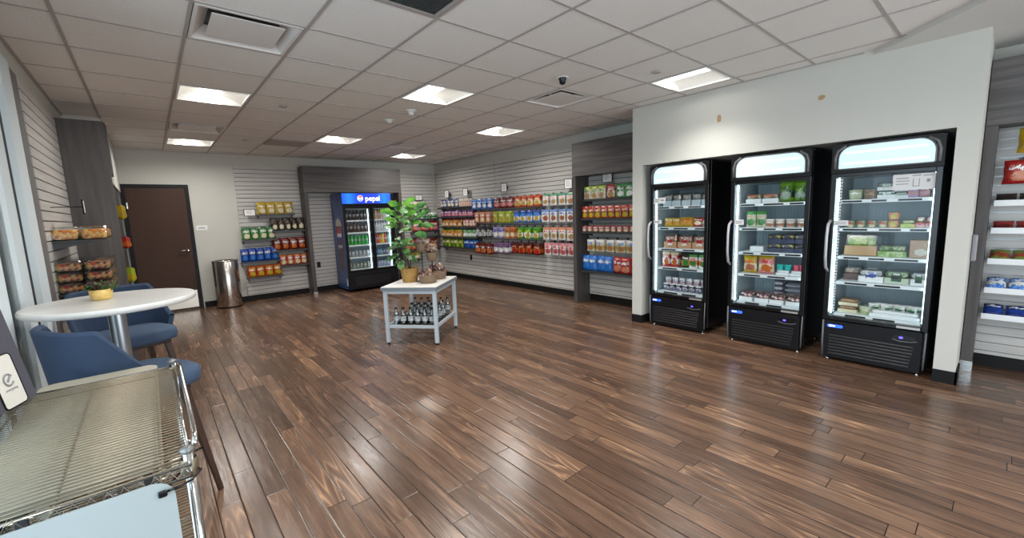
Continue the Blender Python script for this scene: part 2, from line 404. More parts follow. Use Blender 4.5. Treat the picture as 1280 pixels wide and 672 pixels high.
# left storefront glazing: posts, door with glass, added dark box behind it to darken the pane
M_ALU = pm('daylit aluminium frame', (0.76, 0.86, 0.90), 0.45, 0.0)  # whitened and blued: the daylight on the frames is in this colour
wn = MB().box(XL-.06, XL+.02, 4.08, 4.36, .0, 2.62)
struct('window_1', wn, M_ALU)
struct('window_2', MB().box(XL-.04, XL-.03, -2.2, 3.05, .1, 2.62), M_GLASS)
struct('trim_1', MB().box(XL-.06, XL+.02, 3.10, 3.26, 0, 2.62), M_ALU)
dr = struct('door_2', MB().box(XL-.05, XL, 3.72, 3.94, 0, 2.50).box(XL-.05, XL, 3.27, 3.33, 0, 2.50).box(XL-.05, XL, 3.33, 3.72, 2.38, 2.50).box(XL-.05, XL, 3.33, 3.72, 0, .25), M_ALU)
struct('glass_pane', MB().box(XL-.03, XL-.022, 3.33, 3.72, .25, 2.38), M_GLASS, dr)
struct('trim_2', MB().box(XL-.065, XL-.01, 3.945, 4.075, 0, 2.62), M_BASE)
struct('trim_3', MB().box(XL, XL+.02, 4.37, 4.56, 0, 2.59), pm('taupe trim', (.16,.15,.145), .5))
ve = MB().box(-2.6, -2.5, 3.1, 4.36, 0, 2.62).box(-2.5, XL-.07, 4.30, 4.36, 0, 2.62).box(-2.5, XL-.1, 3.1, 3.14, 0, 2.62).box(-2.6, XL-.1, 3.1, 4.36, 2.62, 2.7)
struct('wall_dark_backing', ve, pm('dark backing behind glass', (.09,.09,.09), .7))  # added dark backing so the door glass reads dark
# back door
d1 = MB().box(-.29, -.235, YB-.03, YB, 0, 2.20).box(.545, .60, YB-.03, YB, 0, 2.20).box(-.235, .545, YB-.03, YB, 2.14, 2.20)
struct('trim_4', d1, M_BLACKM)
dl = struct('door_1', MB().box(-.233, .543, YB-.022, YB, .01, 2.138), pm('brown door leaf', (0.050, 0.021, 0.012), 0.5, noise=((25, 4, 1.2), .08), spec=.3))
part('kick_plate', MB().box(-.22, .53, YB-.026, YB-.022, .04, .345), pm('satin kick plate', (.62,.58,.5), .3, .9), dl, 'satin metal kick plate')
hd = part('door_handle', MB().lathe([(.03,0),(.03,.012),(.012,.014),(.012,.05)], 14, T=Matrix.Translation((.48, YB-.022, 1.06)) @ RX).tube([(.48, YB-.07, 1.06), (.40, YB-.072, 1.06), (.355, YB-.066, 1.055)], .011, 8), M_CHROME, dl, 'chrome lever handle')
part('hinge', MB().box(-.238, -.22, YB-.034, YB-.022, 1.8, 1.9), M_STEEL, dl)

# ================================================================ slatwall panels (profile with real grooves)
def slat_panel(width, z0, z1, groove=M_GROOVE):
    """panel in local XZ, front at y=0 facing -Y, 3 inch slats"""
    mb = MB(); z = z1
    pitch = .0765; g = .0095
    while z > z0+.001:
        a = max(z0, z-pitch+g)
        mb.box(0, width, 0, .02, a, z, 0)
        if a > z0: mb.box(0, width, .009, .02, max(z0, a-g), a, 1)
        z -= pitch
    return mb
def slats(label, loc, rz, width, z0=.11, z1=2.57, groove=M_GROOVE):
    o = single('slatwall_panel', slat_panel(width, z0, z1), [M_SLAT, groove], label, 'wall panel', loc, rz); return o
RB, RR, RL = 0.0, -pi/2, pi/2      # facings: back wall, right wall, left wall
slats('grey slatwall panel between steel bin and blue drinks cooler', (1.30, YB-.025, 0), RB, 1.10)
slats('grey slatwall panel inside the wood surround of the drinks cooler', (2.51, YB-.025, 0), RB, 1.88, z1=2.05)
slats('grey slatwall panel in the back corner behind the leafy plant', (4.475, YB-.025, 0), RB, 1.03)
# right wall: local +X runs towards -Y
slats('tall grey slatwall panel nearest the back corner on the right wall', (XR, YB-.03, 0), RR, 2.40)
slats('tall grey slatwall panel in the middle of the right wall', (XR, YB-2.435, 0), RR, 2.395)
slats('grey slatwall panel inside the wood surround on the right wall', (XR, 4.50, 0), RR, 1.30, z1=2.05)
slats('grey slatwall panel at the right edge beyond the white wall end', (XR, .10, 0), RR, 1.6, z1=2.05, groove=M_GROOVEM)
slats('grey slatwall panel on the left wall above the round table', (XL+.025, 4.56, 0), RL, 1.53)

# ================================================================ wood surrounds
def surround(name, label, parts, loc=(0,0,0)):
    t = thing(name, label, 'wall surround', loc)
    for nm, bx, mat in parts:
        mb = MB()
        for b in bx: mb.box(*b, c=.002)
        part(nm, mb, mat, t)
    return t
surround('wood_surround', 'grey wood surround framing the blue-topped drinks cooler', [
    ('header', [(2.40, 4.47, 9.06, YB-.026, 2.055, 2.57)], M_WOODH),
    ('side_panel', [(2.40, 2.47, 9.06, YB-.026, .03, 2.053)], M_WOODV),
    ('side_panel', [(4.40, 4.47, 9.06, YB-.026, .03, 2.053)], M_WOODV),
    ('foot', [(2.395, 2.475, 9.055, 9.12, 0, .05)], M_STEEL)])
surround('wood_surround', 'grey wood surround framing snack shelves beside the white alcove wall', [
    ('header', [(5.22, XR-.002, 3.195, 4.57, 2.045, 2.555)], M_WOODH),
    ('side_panel', [(5.22, XR-.002, 4.50, 4.57, 0.0, 2.043)], M_WOODV)])
surround('wood_surround', 'grey wood surround at right edge past the white wall end', [
    ('header', [(5.25, XR-.002, -1.6, .165, 2.07, 2.58)], M_WOODH),
    ('side_panel', [(5.25, XR-.002, .095, .165, .09, 2.068)], M_WOODV),
    ('foot', [(5.245, 5.32, .09, .166, 0, .10)], M_STEEL)])
surround('wood_surround', 'dark grey wood surround on left wall beside the brown door', [
    ('side_panel', [(XL+.002, -.235, 6.10, 6.17, 0, 2.59)], M_WOODV),
    ('header', [(XL+.002, -.225, 6.172, 6.415, 2.06, 2.59)], M_WOODV),
    ('back_panel', [(XL+.002, -.30, 7.6, 8.9, 0.0, 2.05)], pm('dark surround inside', (.03,.028,.028), .6))])

# ================================================================ ceiling fittings
M_LENS = pm('lamp lens', (1,1,1), 0.5, emit=(1.0, 0.965, 0.91), es=LAMP)
M_LENS2 = pm('lamp wing', (0.80, 0.79, 0.75), 0.45)
def cell(j, i): return (GX+(j+.5)*T_, GY+(i+.5)*T_)
tro = thing('ceiling_light', 'x', 'ceiling light', (*cell(*LAMPS[0]), H), 0, 'recessed square ceiling lights')
fr = MB(); a = .290
for (x0, x1, y0, y1) in ((-a,a,-a,-a+.018), (-a,a,a-.018,a), (-a,-a+.018,-a+.018,a-.018), (a-.018,a,-a+.018,a-.018)): fr.box(x0, x1, y0, y1, -.002, .012)
part('frame', fr, M_WHITE, tro)
wg = MB()
# curved reflector wings either side of the central lens, end caps
for sgn in (-1, 1):
    wg.grid(lambda u, v, s=sgn: (s*(.095+.177*u) if True else 0, -.272+.544*v, .012+.075*cos(pi/2*u)**.8 if u < 1 else .012), 8, 1)
for yy in (-.272, .272): wg.box(-.272, .272, yy-.002, yy+.002, .012, .10)
wg.box(-.28, .28, -.28, .28, .10, .11)
part('reflector', wg, M_LENS2, tro)
ln = MB(); ln.grid(lambda u, v: (-.095+.19*u, -.27+.54*v, .096-.045*sin(pi*u)), 10, 1)
part('diffuser', ln, M_LENS, tro)
sl = bpy.data.lights.new('lamp_light', 'AREA'); sl.shape = 'RECTANGLE'; sl.size = .18; sl.size_y = .52; sl.energy = LAMP_W; sl.color = (1.0, .965, .915); sl.spread = radians(160)
so = bpy.data.objects.new('lamp_light', sl); link(so, tro); so.location = (0, 0, .046)
LAB = ['above the potted plant on the round table, nearer of two', 'closest to the back wall above the brown door', 'in the middle of the room ahead of the smoke detector',
       'above the drinks cooler aisle beyond the two smoke detectors', 'in the back corner above the right end of the cooler surround', 'nearest the right snack wall before the wood surround',
       'above the three black coolers by the white wall', 'overhead, hidden above the top edge of the photo near center', 'overhead near the wire rack, beyond the photo edge', 'behind the viewer near the entrance', 'behind the viewer near the left storefront window', 'behind the viewer in the front left corner']
for k, c in enumerate(LAMPS):
    lab = 'square recessed ceiling light '+LAB[k]
    if k == 0: tro['label'] = lab
    else:
        r_ = dup(tro, (*cell(*c), H), 0, lab)
        if c == (7,5):      # the lamp hard against the alcove wall runs dimmer
            for q in r_.children:
                if q.type == 'LIGHT': q.data = q.data.copy(); q.data.energy = LAMP_W*.5; q.data.spread = radians(105)
# supply air diffusers: square pan with a floating centre plate
dif = thing('ceiling_vent', 'square white ceiling air vent above the wire rack, largest in the photo', 'ceiling vent', (*cell(*VENTS[0]), H), 0, 'square plaque air vents')
mb = MB(); a = .29
for (x0, x1, y0, y1) in ((-a,a,-a,-a+.02), (-a,a,a-.02,a), (-a,-a+.02,-a+.02,a-.02), (a-.02,a,-a+.02,a-.02)): mb.box(x0, x1, y0, y1, -.002, .01)
def pan(s0, z0, s1, z1):
    q0 = [(-s0,-s0),(s0,-s0),(s0,s0),(-s0,s0)]; q1 = [(-s1,-s1),(s1,-s1),(s1,s1),(-s1,s1)]
    return [(x,y,z0) for x,y in q0]+[(x,y,z1) for x,y in q1], [(i,(i+1)%4,4+(i+1)%4,4+i) for i in range(4)]
mb.add(*pan(.272, .004, .20, .075))
part('frame', mb, pm('vent enamel', (.72,.69,.66), .45), dif)
part('duct', MB().box(-.2, .2, -.2, .2, .078, .085), M_BLACK, dif)
part('center_plate', MB().box(-.20, .20, -.20, .20, .002, .008, c=.002).box(-.15,-.14,-.01,.01,.008,.078).box(.14,.15,-.01,.01,.008,.078), pm('vent enamel', (.72,.69,.66), .45), dif)
for c, lab in zip(VENTS[1:], ('square white ceiling air vent between two lights above the brown door', 'square white ceiling air vent beside the black camera dome', 'square white ceiling air vent in the far back corner by the cooler surround')):
    dup(dif, (*cell(*c), H), 0, lab)
gr = thing('return_grille', 'black egg-crate return grille at top edge of the ceiling', 'ceiling vent', (*cell(2,5), H))
mb = MB(); a = .29
for (x0, x1, y0, y1) in ((-a,a,-a,-a+.025), (-a,a,a-.025,a), (-a,-a+.025,-a+.025,a-.025), (a-.025,a,-a+.025,a-.025)): mb.box(x0, x1, y0, y1, -.002, .012)
part('frame', mb, M_GRID, gr)
mb = MB()
for k in range(28): t = -.262+.0194*k; mb.box(t-.002, t+.002, -.265, .265, 0.0, .014); mb.box(-.265, .265, t-.002, t+.002, .0, .014)
mb.box(-.27, .27, -.27, .27, .03, .034)
part('grille', mb, pm('grille dark', (.05,.055,.055), .5), gr)
dk = single('access_panel', MB().box(-.29, .29, -.29, .29, 0, .02, c=.003), pm('taupe panel', (.42,.38,.35), .8), 'darker taupe ceiling tile above the chip rack by the wood surround', 'ceiling panel', (*cell(3,14), H-.012))
def detector(x, y, lab, head):
    t = thing('smoke_detector', lab, 'smoke detector', (x, y, H))
    part('base', MB().lathe([(.062,-.012),(.07,-.006),(.07,0)], 24), M_WHITE, t)
    part('sensor_head', MB().lathe([(.02,-.05-head),(.03,-.045-head),(.034,-.02),(.05,-.012)], 20), M_WHITE, t)
    part('indicator', MB().lathe([(.006,-.056-head),(.007,-.05-head)], 8, cx=.0), pm('dark lens', (.03,.03,.03), .2), t)
detector(2.52, 5.31, 'white smoke detector farther from the middle ceiling light', -.01)
detector(2.52, 4.71, 'white smoke detector nearer to the middle ceiling light', .005)
t = thing('dome_camera', 'small black security camera on round white ceiling plate', 'security camera', (3.12, 2.83, H))
part('mounting_plate', MB().lathe([(.055,-.006),(.06,-.003),(.06,0)], 24), M_WHITE, t)
part('housing', MB().lathe([(.020,-.060),(.029,-.050),(.031,-.026),(.036,-.018),(.036,-.007)], 20), M_BLACK, t)
part('lens', MB().lathe([(.006,-.066),(.014,-.064),(.016,-.058)], 14), pm('lens glass', (.02,.02,.03), .05), t)
for (x, y), lab in zip(((1.27,5.27), (3.74,2.22), (1.27,7.69)), ('round concealed sprinkler cap beside the lit light over the potted plant', 'small round sprinkler cap beside the light above the coolers', 'round concealed sprinkler cap near the back wall above the bin')):
    single('sprinkler_cap', MB().lathe([(.034,-.008),(.04,-.005),(.04,0)], 20), M_GRID, lab, 'sprinkler', (x, y, H))

M_INK = pm('printed ink', (.25,.25,.26), .6)
# ================================================================ small wall things
for (y, z, w_, h_, lab) in ((2.11, 2.445, .045, .075, 'tan square patch of bare wall above the left black cooler'), (1.19, 2.46, .05, .045, 'small tan scuff of bare wall above the middle black cooler')):
    n = 9; poly = [(w_/2*(1+.25*random.uniform(-1,1))*cos(2*pi*k/n)*1.15, h_/2*(1+.2*random.uniform(-1,1))*sin(2*pi*k/n)*1.15) for k in range(n)]
    single('wall_patch', MB().prism(poly, 0, .003, T=RX), pm('bare tan board', (.42,.27,.14), .9), lab, 'wall mark', (XF, y, z), RR)
t = thing('room_sign', 'small white rectangular room sign beside the brown door', 'sign', (.72, YB, 1.44))
part('plate', MB().box(-.085, .085, -.006, 0, -.045, .045, c=.002), M_WHITE, t)
part('print', MB().box(-.05, .05, -.0066, -.006, -.008, .008), M_INK, t)
single('wall_bracket', MB().box(-.022, .022, -.035, 0, -.11, .11, c=.01), pm('grey bracket plastic', (.25,.255,.27), .4), 'small grey bracket on the white wall end beside right surround', 'wall bracket', (5.15, .17, 1.09))
for p, rz, lab in (((2.63, YB-.026, .57), RB, 'black power outlet on slatwall left of the drinks cooler'), ((XR-.002, 7.95, .52), RR, 'black power outlet low on the right slatwall below snack racks')):
    t = thing('power_outlet', lab, 'outlet', p, rz)
    part('cover_plate', MB().box(-.035, .035, -.008, 0, -.06, .06, c=.003), M_BLACKM, t)
    part('socket', MB().box(-.016, .016, -.011, -.008, .008, .036, c=.002), M_BLACK, t); part('socket', MB().box(-.016, .016, -.011, -.008, -.036, -.008, c=.002), M_BLACK, t)
def card_sign(loc, rz, lab, w_=.15, h_=.12, rod=True):
    t = thing('sign_holder', lab, 'sign', loc, rz, 'black framed white cards on the slatwalls')
    fr = MB(); b = .009
    fr.box(-w_/2, w_/2, -.10, -.092, h_/2-b, h_/2).box(-w_/2, w_/2, -.10, -.092, -h_/2, -h_/2+b).box(-w_/2, -w_/2+b, -.10, -.092, -h_/2+b, h_/2-b).box(w_/2-b, w_/2, -.10, -.092, -h_/2+b, h_/2-b)
    part('frame', fr, M_BLACKM, t)
    part('card', MB().box(-w_/2+b, w_/2-b, -.097, -.093, -h_/2+b, h_/2-b), M_PAPER, t)
    if rod: part('rod', MB().tube([(0, -.092, 0), (0, 0, 0)], .004, 6).box(-.012, .012, -.004, 0, -.03, .03), M_BLACKM, t)
    pr = MB()
    for k in range(3): pr.box(-w_*.28, w_*(.1+.15*random.random()), -.0975, -.097, h_*(.22-.18*k)-.004, h_*(.22-.18*k)+.002)
    part('print', pr, M_INK, t)
    return t
card_sign((1.47, YB-.026, 1.69), RB, 'white card in black frame left of the yellow chip bags', .19, .13)
card_sign((5.02, YB-.026, 1.95), RB, 'white card in black frame above the plant in back corner', .19, .13)
for y, z, s, lab in ((8.70, 2.0, 'x', 'white card in black frame above the blue bags near back corner'), (7.92, 2.0, 'x', 'white card in black frame above the pale boxes on right wall'),
                     (6.56, 2.01, 'x', 'white card in black frame in the middle of right snack wall'), (4.86, 1.96, 'x', 'white card in black frame half hidden by right wood surround')):
    card_sign((XR-.002, y, z), RR, lab, .18, .17)
card_sign((XR-.002, 4.06, 2.0), RR, 'white card hanging under wood header above the green bags', .19, .16)
card_sign((XR-.002, 3.50, 1.99), RR, 'white card under wood header next to the white alcove wall', .19, .16)
t = thing('sign_holder', 'black card holder on long rod above the orange snack containers', 'sign', (XL, 4.95, 1.69), RL, 'black framed white cards on the slatwalls')
part('rod', MB().tube([(0, 0, 0), (0, -.205, 0)], .0035, 6).box(-.012, .012, -.004, 0, -.04, .04), M_BLACKM, t)
part('frame', MB().box(-.035, .035, -.215, -.205, -.062, .062, c=.003), M_BLACKM, t)
part('card', MB().prism(rr_poly(-.02, .02, -.048, .048, .012), .215, .2165, T=RX), M_PAPER, t)
# ================================================================ product shapes (meshes are shared between copies)
def bag_mb(w_, h_, d_, seed=0):
    rnd = random.Random(seed); mb = MB(); nu, nv = 8, 10
    ph = [rnd.uniform(0, 6.28) for _ in range(4)]
    def prof(u, v):
        a = max(0, 1-abs(2*u-1)**3.0); b = max(0, 1-abs(2*v-1)**5)
        if v < .06 or v > .94: return .02
        return (a*b)**.6*(1+.12*sin(9*u+ph[0])*sin(7*v+ph[1]))+.03
    def wx(v): return 1-.05*sin(pi*v)+.02*sin(11*v+ph[2])
    fr = lambda u, v: (w_*(u-.5)*wx(v), -d_/2*prof(u, v), h_*v)
    bk = lambda u, v: (w_*(.5-u)*wx(v), d_/2*prof(1-u, v), h_*v)
    mb.grid(fr, nu, nv); mb.grid(bk, nu, nv); return mb
def tub_mb(w_, d_, h_, lid=True):   # tapered round tub
    mb = MB(); r = w_/2
    mb.lathe([(r*.78, 0), (r*.82, .004), (r*.96, h_*.86), (r, h_*.88), (r, h_*.97), (r*.93, h_)], 16); return mb
_pm = {}
def proto_mesh(key, mb_fn, mats):
    if key not in _pm: _pm[key] = mb_fn().mesh(key, mats)
    return _pm[key]
CNT = {}
def seq(name, mesh, cat, desc, n, pos, rz, group, prefix=None, tilt=0.0):
    """n countable things, pos(k) -> xyz, k counted left to right as the photo shows them"""
    for k in range(n):
        o = bpy.data.objects.new(name, mesh); link(o); o.location = pos(k); o.rotation_euler = (tilt, 0, rz+random.uniform(-.05, .05))
        tag(o, desc+place(k, n), cat, group)
C_ = dict(yellow=(.75,.50,.02), gold=(.62,.42,.05), black=(.02,.015,.015), brown=(.09,.03,.02), green=(.03,.28,.05), dkgreen=(.01,.14,.04), lime=(.45,.60,.03), red=(.55,.015,.02), dkred=(.16,.01,.01),
          orange=(.72,.17,.02), blue=(.02,.07,.40), dkblue=(.01,.03,.20), sky=(.02,.22,.75), white=(.78,.78,.76), cream=(.80,.72,.50), purple=(.13,.03,.18), pink=(.75,.30,.33), pale=(.70,.66,.55), teal=(.03,.48,.42), tan=(.50,.30,.13), grey=(.35,.36,.38), salmon=(.75,.28,.16))
c = C_

# ---------------------------------------------------------------- back-left rack: seven narrow shelves of chip bags
def wall_shelf(label, x0, x1, z, depth, loc, rz, group=None, lip=.02):
    t = thing('wall_shelf', label, 'shelf', loc, rz, group)
    part('shelf_board', MB().box(x0, x1, -depth, 0, z-.012, z, c=.001).box(x0, x1, -depth-.003, -depth, z-.014, z+lip), M_SHELF, t)
    for xx in (x0+.03, x1-.03):
        b = MB(); b.prism([(-depth*.85, z-.012), (0, z-.012), (0, z-.075)], -.002, .002, T=Matrix.Translation((xx, 0, 0)) @ Matrix(((0,0,1,0),(1,0,0,0),(0,1,0,0),(0,0,0,1))))
        part('bracket', b, M_SHELF, t)
    return t
BL = [ # x0 x1 zbottom height n desc mat
 (1.59, 2.22, 1.635, .245, 4, 'yellow chip bag on topmost shelf beside steel bin', packmat('chips yellow', c['yellow'], c['gold'], c['cream'], c['white'])),
 (1.80, 2.39, 1.315, .25, 5, 'black chip bag with pale crest on upper right shelf', packmat('chips black', c['black'], None, c['cream'], c['brown'])),
 (1.30, 1.86, 1.165, .25, 4, 'green chip bag on upper left shelf of chip rack', packmat('chips green', c['green'], None, c['cream'], c['white'], top=c['dkgreen'])),
 (1.79, 2.39, .93, .25, 4, 'dark red chip bag on middle right shelf', packmat('chips maroon', c['dkred'], None, c['orange'], c['white'])),
 (1.24, 1.88, .755, .26, 5, 'dark blue chip bag on middle left shelf', packmat('chips blue', c['blue'], None, c['sky'], c['white'])),
 (1.88, 2.39, .625, .22, 4, 'orange-red chip bag on lowest right shelf', packmat('chips red orange', c['red'], c['orange'], c['cream'], c['white'], top=c['orange'])),
 (1.32, 1.90, .455, .23, 4, 'orange chip bag on lowest left shelf', packmat('chips orange', c['orange'], c['red'], c['yellow'], c['cream']))]
for r_, (x0, x1, z, h, n, desc, mt) in enumerate(BL):
    wall_shelf('black shelf under the '+desc.split(' chip bag')[0]+' chip bags by the steel bin', x0-.01, x1+.01, z-.004, .17, (0, YB-.026, 0), RB, 'chip rack shelves')
    wv = (x1-x0)/n
    me = proto_mesh('chip_bag%d' % r_, lambda: bag_mb(wv*1.04, h, .075, r_), mt)
    seq('chip_bag', me, 'chip bag', desc, n, lambda k: (x0+wv*(k+.5), YB-.026-.10+.012*(k % 2), z+.002), RB, desc.split(' chip')[0]+' chip bags')

# ---------------------------------------------------------------- right wall: left section of five shelves (x runs along -Y)
def ry(y): return YB-y
def rpos(y, d, z): return (XR-.002-d, y, z)
LS = [ # z h  (y0,y1,n,kind,desc,mat) ...
 (1.675, .20, [(8.93, 8.14, 5, 'bag', 'dark blue candy bag on topmost shelf', packmat('candy blue', c['dkblue'], c['blue'], c['cream'], c['white'])), (8.08, 7.55, 5, 'box', 'pale snack box on topmost shelf', packmat('box pale', c['pale'], c['cream'], c['pink'], c['dkred']))]),
 (1.455, .165, [(8.93, 8.14, 5, 'bag', 'purple candy bag on second shelf', packmat('candy purple', c['purple'], (.3,.08,.3), c['pink'], c['white'])), (8.08, 7.55, 5, 'box', 'pink striped box on second shelf', packmat('box pink stripe', c['purple'], c['pink'], None, c['white']))]),
 (1.225, .19, [(8.93, 8.06, 5, 'bag', 'yellow and red cookie bag on third shelf', packmat('bag yellow red', c['yellow'], c['red'], c['cream'], c['dkred'], top=c['red'])), (8.0, 7.5, 4, 'bag', 'pink cookie bag on third shelf', packmat('bag pink', (.6,.12,.12), c['pink'], c['cream'], c['white']))]),
 (.985, .19, [(8.93, 8.06, 5, 'bag', 'yellow and orange cookie bag on fourth shelf', packmat('bag yellow orange', c['yellow'], c['orange'], c['cream'], c['red'], top=c['lime'])), (8.0, 7.5, 5, 'bag', 'pale green bag on fourth shelf', packmat('bag pale green', (.2,.5,.22), c['white'], None, c['dkgreen']))]),
 (.75, .20, [(8.93, 8.06, 5, 'bag', 'lime yellow chip bag on fifth shelf', packmat('bag lime', c['lime'], c['yellow'], c['green'], c['white'])), (8.0, 7.5, 5, 'bag', 'blue cracker bag on fifth shelf', packmat('bag mid blue', c['sky'], c['blue'], None, c['white']))])]
for r_, (z, h, cl) in enumerate(LS):
    wall_shelf('black %s shelf of the snack rack nearest the back right corner' % ['topmost','second','third','fourth','fifth'][r_], ry(8.97), ry(7.47), z-.004, .20, (XR-.002, YB, 0), RR, 'corner snack rack shelves')
    for q, (y0, y1, n, kind, desc, mt) in enumerate(cl):
        wv = (y0-y1)/n
        if kind == 'bag': me = proto_mesh('snack_bag_c%d%d' % (r_, q), lambda: bag_mb(wv*1.03, h, .08, 20+r_*3+q), mt)
        else: me = proto_mesh('snack_box_c%d%d' % (r_, q), lambda: MB().box(-wv*.48, wv*.48, -.06, .06, 0, h*.85, c=.003), mt)
        seq('snack_bag' if kind == 'bag' else 'snack_box', me, 'snack '+kind, desc+', corner rack', n, lambda k: rpos(y0-wv*(k+.5), .12+.015*((k+r_) % 2), z+.002), RR, desc.split(' on ')[0]+'s')

# back wall right of the cooler, mostly behind the plant
BR_ = [(4.50, 5.22, 1.66, .185, 4, 'pale yellow bag on topmost shelf behind the plant', packmat('bag pale yellow', c['cream'], c['yellow'], c['pale'], c['green'])),
 (4.86, 5.48, 1.425, .16, 4, 'green and white bag on second shelf behind the plant', packmat('bag green white', c['white'], c['green'], None, c['dkgreen'])),
 (4.78, 5.50, 1.13, .25, 3, 'orange-red chip bag on third shelf behind the plant', packmat('bag orange red', c['red'], c['orange'], c['pink'], c['white'])),
 (4.50, 5.46, .69, .26, 4, 'orange chip bag on lower shelf behind the baskets', packmat('bag deep orange', (.5,.05,.01), c['orange'], c['salmon'], c['white'])),
 (4.52, 4.95, .47, .17, 3, 'small yellow bag on bottom shelf behind the baskets', packmat('bag small yellow', c['yellow'], c['cream'], None, c['green']))]
for r_, (x0, x1, z, h, n, desc, mt) in enumerate(BR_):
    wall_shelf('black shelf holding the '+desc.split(' on ')[0]+'s behind the leafy plant', x0-.01, min(5.49, x1+.02), z-.004, .19, (0, YB-.026, 0), RB, 'back corner shelves')
    wv = (x1-x0)/n; me = proto_mesh('snack_bag_b%d' % r_, lambda: bag_mb(wv*1.0, h, .08, 50+r_), mt)
    seq('chip_bag', me, 'chip bag', desc, n, lambda k: (x0+wv*(k+.5), YB-.026-.12, z+.002), RB, desc.split(' on ')[0]+'s')
wall_shelf('empty dark shelf between two rows of orange bags in back corner', 4.80, 5.49, 1.0, .24, (0, YB-.026, 0), RB, 'back corner shelves')

# ---------------------------------------------------------------- right wall: four rows of bags on peg hooks
HK = [ # ztop h  clusters (y0, y1, hooks, desc, mat)
 ('top', 1.815, .20, [(7.56, 6.83, 4, 'blue', packmat('peg blue', c['sky'], c['blue'], c['white'], c['white'])), (6.80, 6.17, 3, 'dark red', packmat('peg dark red', c['dkred'], (.5,.2,.15), c['pink'], c['white'])),
   (6.14, 5.44, 4, 'orange-red and cream', packmat('peg orange red', (.62,.06,.02), c['cream'], c['gold'], c['cream'])), (5.40, 4.63, 4, 'white with green top', packmat('peg white green', c['white'], c['pale'], c['tan'], c['pink'], top=(.1,.4,.25)))]),
 ('second', 1.545, .22, [(7.48, 6.90, 3, 'orange', packmat('peg orange', c['salmon'], c['orange'], c['cream'], c['white'])), (6.86, 6.25, 3, 'lime green', packmat('peg lime', c['lime'], (.6,.7,.2), c['gold'], c['cream'])),
   (6.20, 5.46, 4, 'blue and white banded', packmat('peg blue white', c['sky'], c['white'], c['gold'], c['sky'], top=c['blue'])), (5.42, 4.63, 4, 'white with blue top', packmat('peg white blue', c['white'], c['pale'], (.4,.12,.08), c['blue'], top=(.15,.3,.6)))]),
 ('third', 1.235, .22, [(7.45, 6.90, 3, 'black and white', packmat('peg black white', c['black'], c['white'], c['grey'], c['white'])), (6.86, 6.50, 2, 'lavender and white', packmat('peg lavender', (.35,.3,.6), c['white'], c['white'], c['blue'])),
   (6.46, 6.16, 2, 'amber', packmat('peg amber', c['orange'], (.6,.3,.1), c['cream'], c['brown'])), (6.12, 5.48, 3, 'green and white banded', packmat('peg green white', (.04,.33,.03), c['white'], c['gold'], c['lime'])), (5.42, 4.63, 4, 'white and tan', packmat('peg white tan', c['white'], c['pale'], c['tan'], c['red'], top=c['salmon']))]),
 ('bottom', .90, .215, [(7.52, 6.90, 3, 'brown and orange', packmat('peg brown orange', c['dkred'], c['salmon'], c['orange'], c['white'])), (6.86, 6.36, 3, 'purple and white', packmat('peg purple', (.2,.1,.25), c['white'], c['white'], c['purple'])),
   (6.30, 5.46, 4, 'black and red-orange', packmat('peg black red', (.06,.015,.01), c['orange'], c['red'], c['salmon'])), (5.38, 4.63, 4, 'white and pink', packmat('peg white pink', c['white'], c['pink'], (.5,.1,.1), c['red'], top=c['pink']))])]
M_HOOK = pm('hook metal', (.06,.06,.065), .35, .6)
hk = None
def put_hook(loc, lab, L=.22):
    global hk
    if hk is None:
        hk = thing('peg_hook', lab, 'peg hook', loc, RR, 'peg hooks on the right wall')
        part('wire', MB().tube([(0, 0, 0), (0, -L, .0), (0, -L-.01, .015)], .0028, 6), M_HOOK, hk)
        part('back_plate', MB().box(-.02, .02, -.004, 0, -.022, .022), M_HOOK, hk)
    else: dup(hk, loc, RR, lab)
for rn, zt, h, cl in HK:
    for q, (y0, y1, n, cname, mt) in enumerate(cl):
        wv = (y0-y1)/n; me = proto_mesh('peg_bag_%s%d' % (rn, q), lambda: bag_mb(min(.165, wv*.86), h, .026, q*5+len(rn)), mt)
        zt2 = zt-(.018 if rn == 'bottom' and q == 0 else 0)+(.02*q if rn == 'bottom' else 0)
        for k in range(n):
            y = y0-wv*(k+.5)
            put_hook(rpos(y, 0, zt2+.0), 'peg hook of %s bags, %s row%s' % (cname, rn, place(k, n)))
            for dpt in range(4):
                o = bpy.data.objects.new('snack_bag', me); link(o); dd = .195-.042*dpt
                o.location = rpos(y+random.uniform(-.006, .006), dd, zt2-h-.004+random.uniform(-.004, .004)); o.rotation_euler = (0, 0, RR+random.uniform(-.16, .16))
                hp = '' if n == 1 else ' on '+ORD[k+1]+' hook'
                tag(o, '%s bag%s, %s hook row, %s' % (cname, hp, rn, ['frontmost','second from front','third from front','rearmost'][dpt]), 'snack bag', cname+' snack bags on peg hooks')

# ---------------------------------------------------------------- snack bay inside the right wood surround
z = 1.665
for (y0, y1, n, cname, mt) in ((4.46, 4.03, 3, 'cream and lime', packmat('bay cream', c['cream'], c['pale'], c['tan'], c['green'], top=c['lime'])), (4.01, 3.86, 1, 'red', packmat('bay red one', c['red'], c['cream'], c['tan'], c['white'])), (3.84, 3.22, 4, 'green', packmat('bay green', c['green'], (.1,.45,.1), c['white'], c['white']))):
    wv = (y0-y1)/n; me = proto_mesh('bay_bag_'+cname, lambda: bag_mb(wv*1.0, .215, .05, 77), mt)
    seq('snack_bag', me, 'snack bag', cname+' bag in top row inside right wood surround', n, lambda k: rpos(y0-wv*(k+.5), .17, z), RR, cname+' bags inside wood surround')
wall_shelf('topmost black shelf inside the right wood surround', 4.50-4.46, 4.50-3.22, 1.66, .22, (XR-.002, 4.50, 0), RR, 'shelves inside right wood surround')
